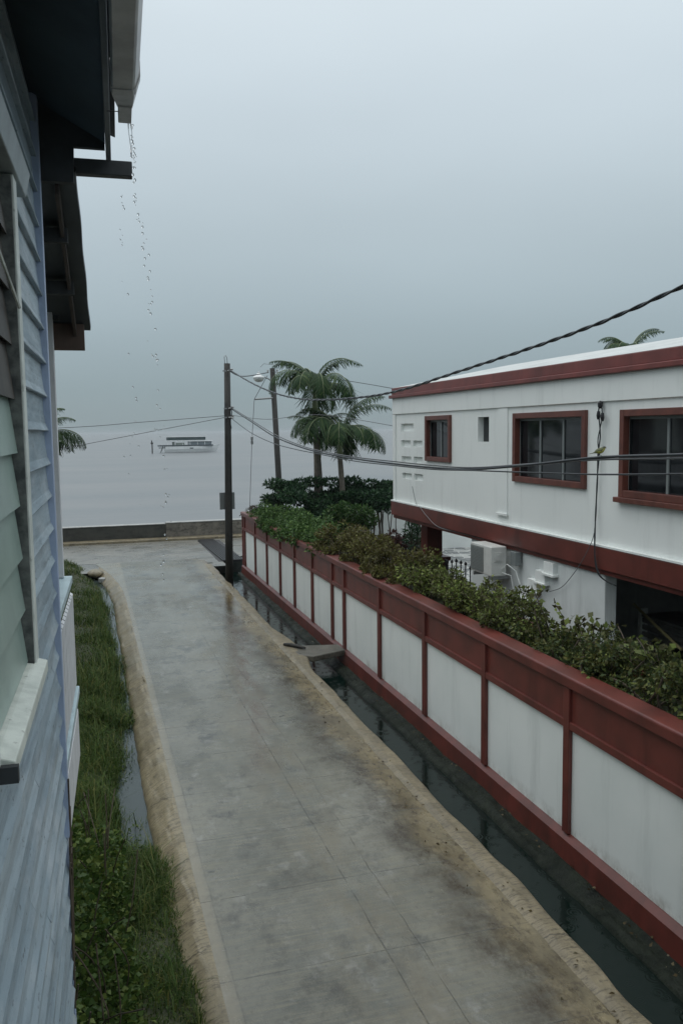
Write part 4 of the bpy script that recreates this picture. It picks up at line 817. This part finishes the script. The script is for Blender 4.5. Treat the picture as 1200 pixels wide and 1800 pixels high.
# ================================================================== BIRD
ci = on_y(1053, 801.5, 0) if False else None
bp = plan([(1053, 802)], s=.075)[0]; bp = np.array(bp)+np.array([0, 0, .012])
t = thing('bird', 'small yellow bellied bird with dark head perched on the heavy cable', 'bird', tuple(bp))
side_ = np.array([.93, -.36, 0]); up_ = np.array([0, 0, 1.]); fw = side_                    # faces right in the picture
lat = np.cross(up_, fw)
secs = [(-.115, .016, .004, .003), (-.085, .022, .008, .004), (-.060, .029, .010, .008), (-.044, .037, .019, .018), (-.024, .044, .027, .028), (0, .049, .031, .033), (.020, .057, .030, .033), (.034, .068, .025, .026), (.043, .078, .021, .021), (.051, .084, .020, .019), (.060, .086, .014, .014), (.066, .084, .005, .006), (.076, .081, .0014, .0014)]
b = MB(); K = 12; vs = []; n = len(secs)
ctr = [np.array(bp)+fw*s[0]+up_*s[1] for s in secs]
for i in range(n):
    tn = ctr[min(i+1, n-1)]-ctr[max(i-1, 0)]; tn /= np.linalg.norm(tn); uu = np.cross(tn, lat); uu = -uu if uu[2] < 0 else uu
    for j in range(K):
        a = 2*math.pi*j/K; vs.append(tuple(ctr[i]+lat*math.cos(a)*secs[i][2]+uu*math.sin(a)*secs[i][3]))
for i in range(n-1):
    for j in range(K):
        mid = (math.sin(2*math.pi*(j+.5)/K)); b.mi = 2 if i >= 8 and mid > -.2 else (3 if i >= 11 else (1 if mid < -.05 and i >= 3 else 0))
        b.v += [] ; b.f.append([i*K+j, i*K+(j+1) % K, (i+1)*K+(j+1) % K, (i+1)*K+j]); b.m.append(b.mi)
b.v = vs; b.f.append(list(range(K))[::-1]); b.m.append(0); b.f.append([(n-1)*K+j for j in range(K)]); b.m.append(3)
fm = lambda nme, c: (lambda q: q.fin(q.mix(q.rng(q.noise(120), .4, .6), c, tuple(v*.7 for v in c)), .7))(NM(nme))
b.build('body', [fm('olive_feather', (.10, .11, .045)), fm('yellow_feather', (.34, .33, .06)), fm('dark_head_feather', (.03, .033, .03)), fm('beak', (.015, .015, .015))], t, True)
b = MB()
for s_ in (-1, 1):
    p0 = ctr[5]+lat*.011*s_-up_*.027; b.tube([p0, p0-up_*.016+fw*.002, np.array([p0[0], p0[1], bp[2]])], .0022, 6)
    for q_ in (-.4, 0, .4): f0 = np.array([p0[0], p0[1], bp[2]+.001]); b.tube([f0, f0+fw*.012+lat*.006*q_, f0+fw*.016+lat*.008*q_-up_*.006], .0015, 5)
b.build('legs', M['iron'], t)
b = MB()
for s_ in (-1, 1):
    w0 = ctr[6]+lat*.0295*s_+up_*.006; b.add([tuple(w0+fw*.006), tuple(w0-up_*.016-fw*.005+lat*.003*s_), tuple(ctr[3]+lat*.0195*s_-up_*.008-fw*.012), tuple(ctr[2]+lat*.006*s_+up_*.006), tuple(ctr[4]+lat*.026*s_+up_*.014)], [[0, 1, 2, 3, 4]])
b.build('wing', fm('wing_feather', (.055, .06, .03)), t)

# ================================================================== BOAT, MARKER POST, SPIT
bx, by, bz = 29.0, 242.0, -1.0
t = thing('tour_boat', 'white passenger boat with dark awning moored out on the grey water', 'boat', (bx, by, bz))
hull = []; st = np.linspace(0, 1, 15)
b = MB()
for u in st:
    x = bx-7.7+15.6*u; hw = 1.7*(1-max(0, (u-.55)/.45)**2.0)+.02; hb = 1.3*(1-max(0, (u-.5)/.5)**1.6)+.015; dk = 1.75+.55*max(0, (u-.45)/.55)**1.6; xo = 1.2*max(0, (u-.6)/.4)**2
    for (yy, z) in ((-hw, dk), (-hw*.97, dk*.55), (-hb, .1), (-hb*.5, -.5), (hb*.5, -.5), (hb, .1), (hw*.97, dk*.55), (hw, dk)): b.v.append((x-xo*(1-z/dk), by+yy, bz+z))
for i in range(len(st)-1):
    for j in range(8): b.f.append([i*8+j, i*8+(j+1) % 8, (i+1)*8+(j+1) % 8, (i+1)*8+j]); b.m.append(0)
b.f.append(list(range(8))[::-1]); b.m.append(0); b.build('hull', M['boat_white'], t)
b = MB(); b.box(bx-9.6, bx+5.7, by-1.72, by+1.72, bz+1.78, bz+2.15); b.build('gunwale', M['boat_dark'], t)
b = MB(); b.box(bx-9.4, bx-7.8, by-.9, by+.9, bz+1.25, bz+1.5); b.tube([(bx-9.0, by-.5, bz-.1), (bx-8.2, by-.5, bz+1.7)], .14, 6); b.tube([(bx-9.0, by+.5, bz-.1), (bx-8.2, by+.5, bz+1.7)], .14, 6); b.build('outboard_motor', M['metal'], t)
b = MB(); b.box(bx-1.2, bx+5.3, by-1.45, by+1.45, bz+2.15, bz+3.05); b.build('cabin_glass', NM('boat_glass').fin((.16, .19, .21), .15), t)
for k in range(7):
    x = bx-7.0+k*2.08; b = MB(); b.box(x-.07, x+.07, by-1.55, by-1.46, bz+2.15, bz+3.1); b.build('stanchion', M['boat_white'], t)
b = MB(); b.box(bx-4.5, bx-2.3, by-1.3, by+1.3, bz+2.15, bz+2.75); b.box(bx-5.6, bx-5.0, by-.6, by+.6, bz+2.15, bz+3.0); b.build('seat', NM('boat_seat').fin((.30, .34, .30), .6), t)
b = MB(); b.box(bx-6.9, bx+5.6, by-1.8, by+1.8, bz+3.08, bz+3.34); b.build('roof', M['boat_white'], t, bevel=.05)
b = MB(); b.box(bx-7.1, bx+3.6, by-1.7, by+1.7, bz+3.5, bz+4.35); b.build('awning', M['canvas'], t, bevel=.08)
b = MB(); b.box(bx-7.2, bx+3.7, by-1.75, by+1.75, bz+4.352, bz+4.48); b.build('awning_top', M['boat_white'], t)
for k in range(5):
    x = bx-6.6+k*2.4; b = MB(); b.tube([(x, by-1.5, bz+3.34), (x, by-1.5, bz+3.6)], .05, 6); b.build('awning_post', M['metal'], t)
b = MB(); b.box(bx-.9, bx+.1, by-1.76, by-1.71, bz+1.05, bz+1.35); b.build('fender', M['boat_dark'], t)
b = MB(); p = on_y(268, 792, 236); b.tube([(p[0], 236, -1.5), (p[0], 236, 1.3), (p[0]-.1, 236, 2.6)], [.17, .17, .14], 8); b.box(p[0]-.35, p[0]+.3, 235.8, 236.2, 1.6, 2.0); tag(b.build('channel_marker', M['pole']), 'thin dark marker post standing in the water left of the boat', 'marker post')
b = MB()
for k in range(40):
    u = k/40; b.box(-62+44*u, -62+44*(u+.026), 395, 402+2*math.sin(k), -1.5, -.15+.5*random.random()*(1-u))
tag(b.build('breakwater', M['seawall'], bevel=.1), 'far low dark breakwater on the water at the left, beyond the palm frond', 'breakwater')

# ================================================================== rain haze over the sea
hm = bpy.data.materials.new('rain_haze'); hm.use_nodes = True; hm.node_tree.nodes.clear()
ho = hm.node_tree.nodes.new('ShaderNodeOutputMaterial'); hv = hm.node_tree.nodes.new('ShaderNodeVolumePrincipled')
hv.inputs['Color'].default_value = (.70, .75, .78, 1); hv.inputs['Density'].default_value = .00030
hm.node_tree.links.new(hv.outputs[0], ho.inputs['Volume'])
b = MB(); b.box(-17000, 17000, -17000, 17000, -4.0, 10.0); o = b.build('haze', hm); struct(o, 'stuff'); o['label'] = 'pale rain haze hanging over the water'
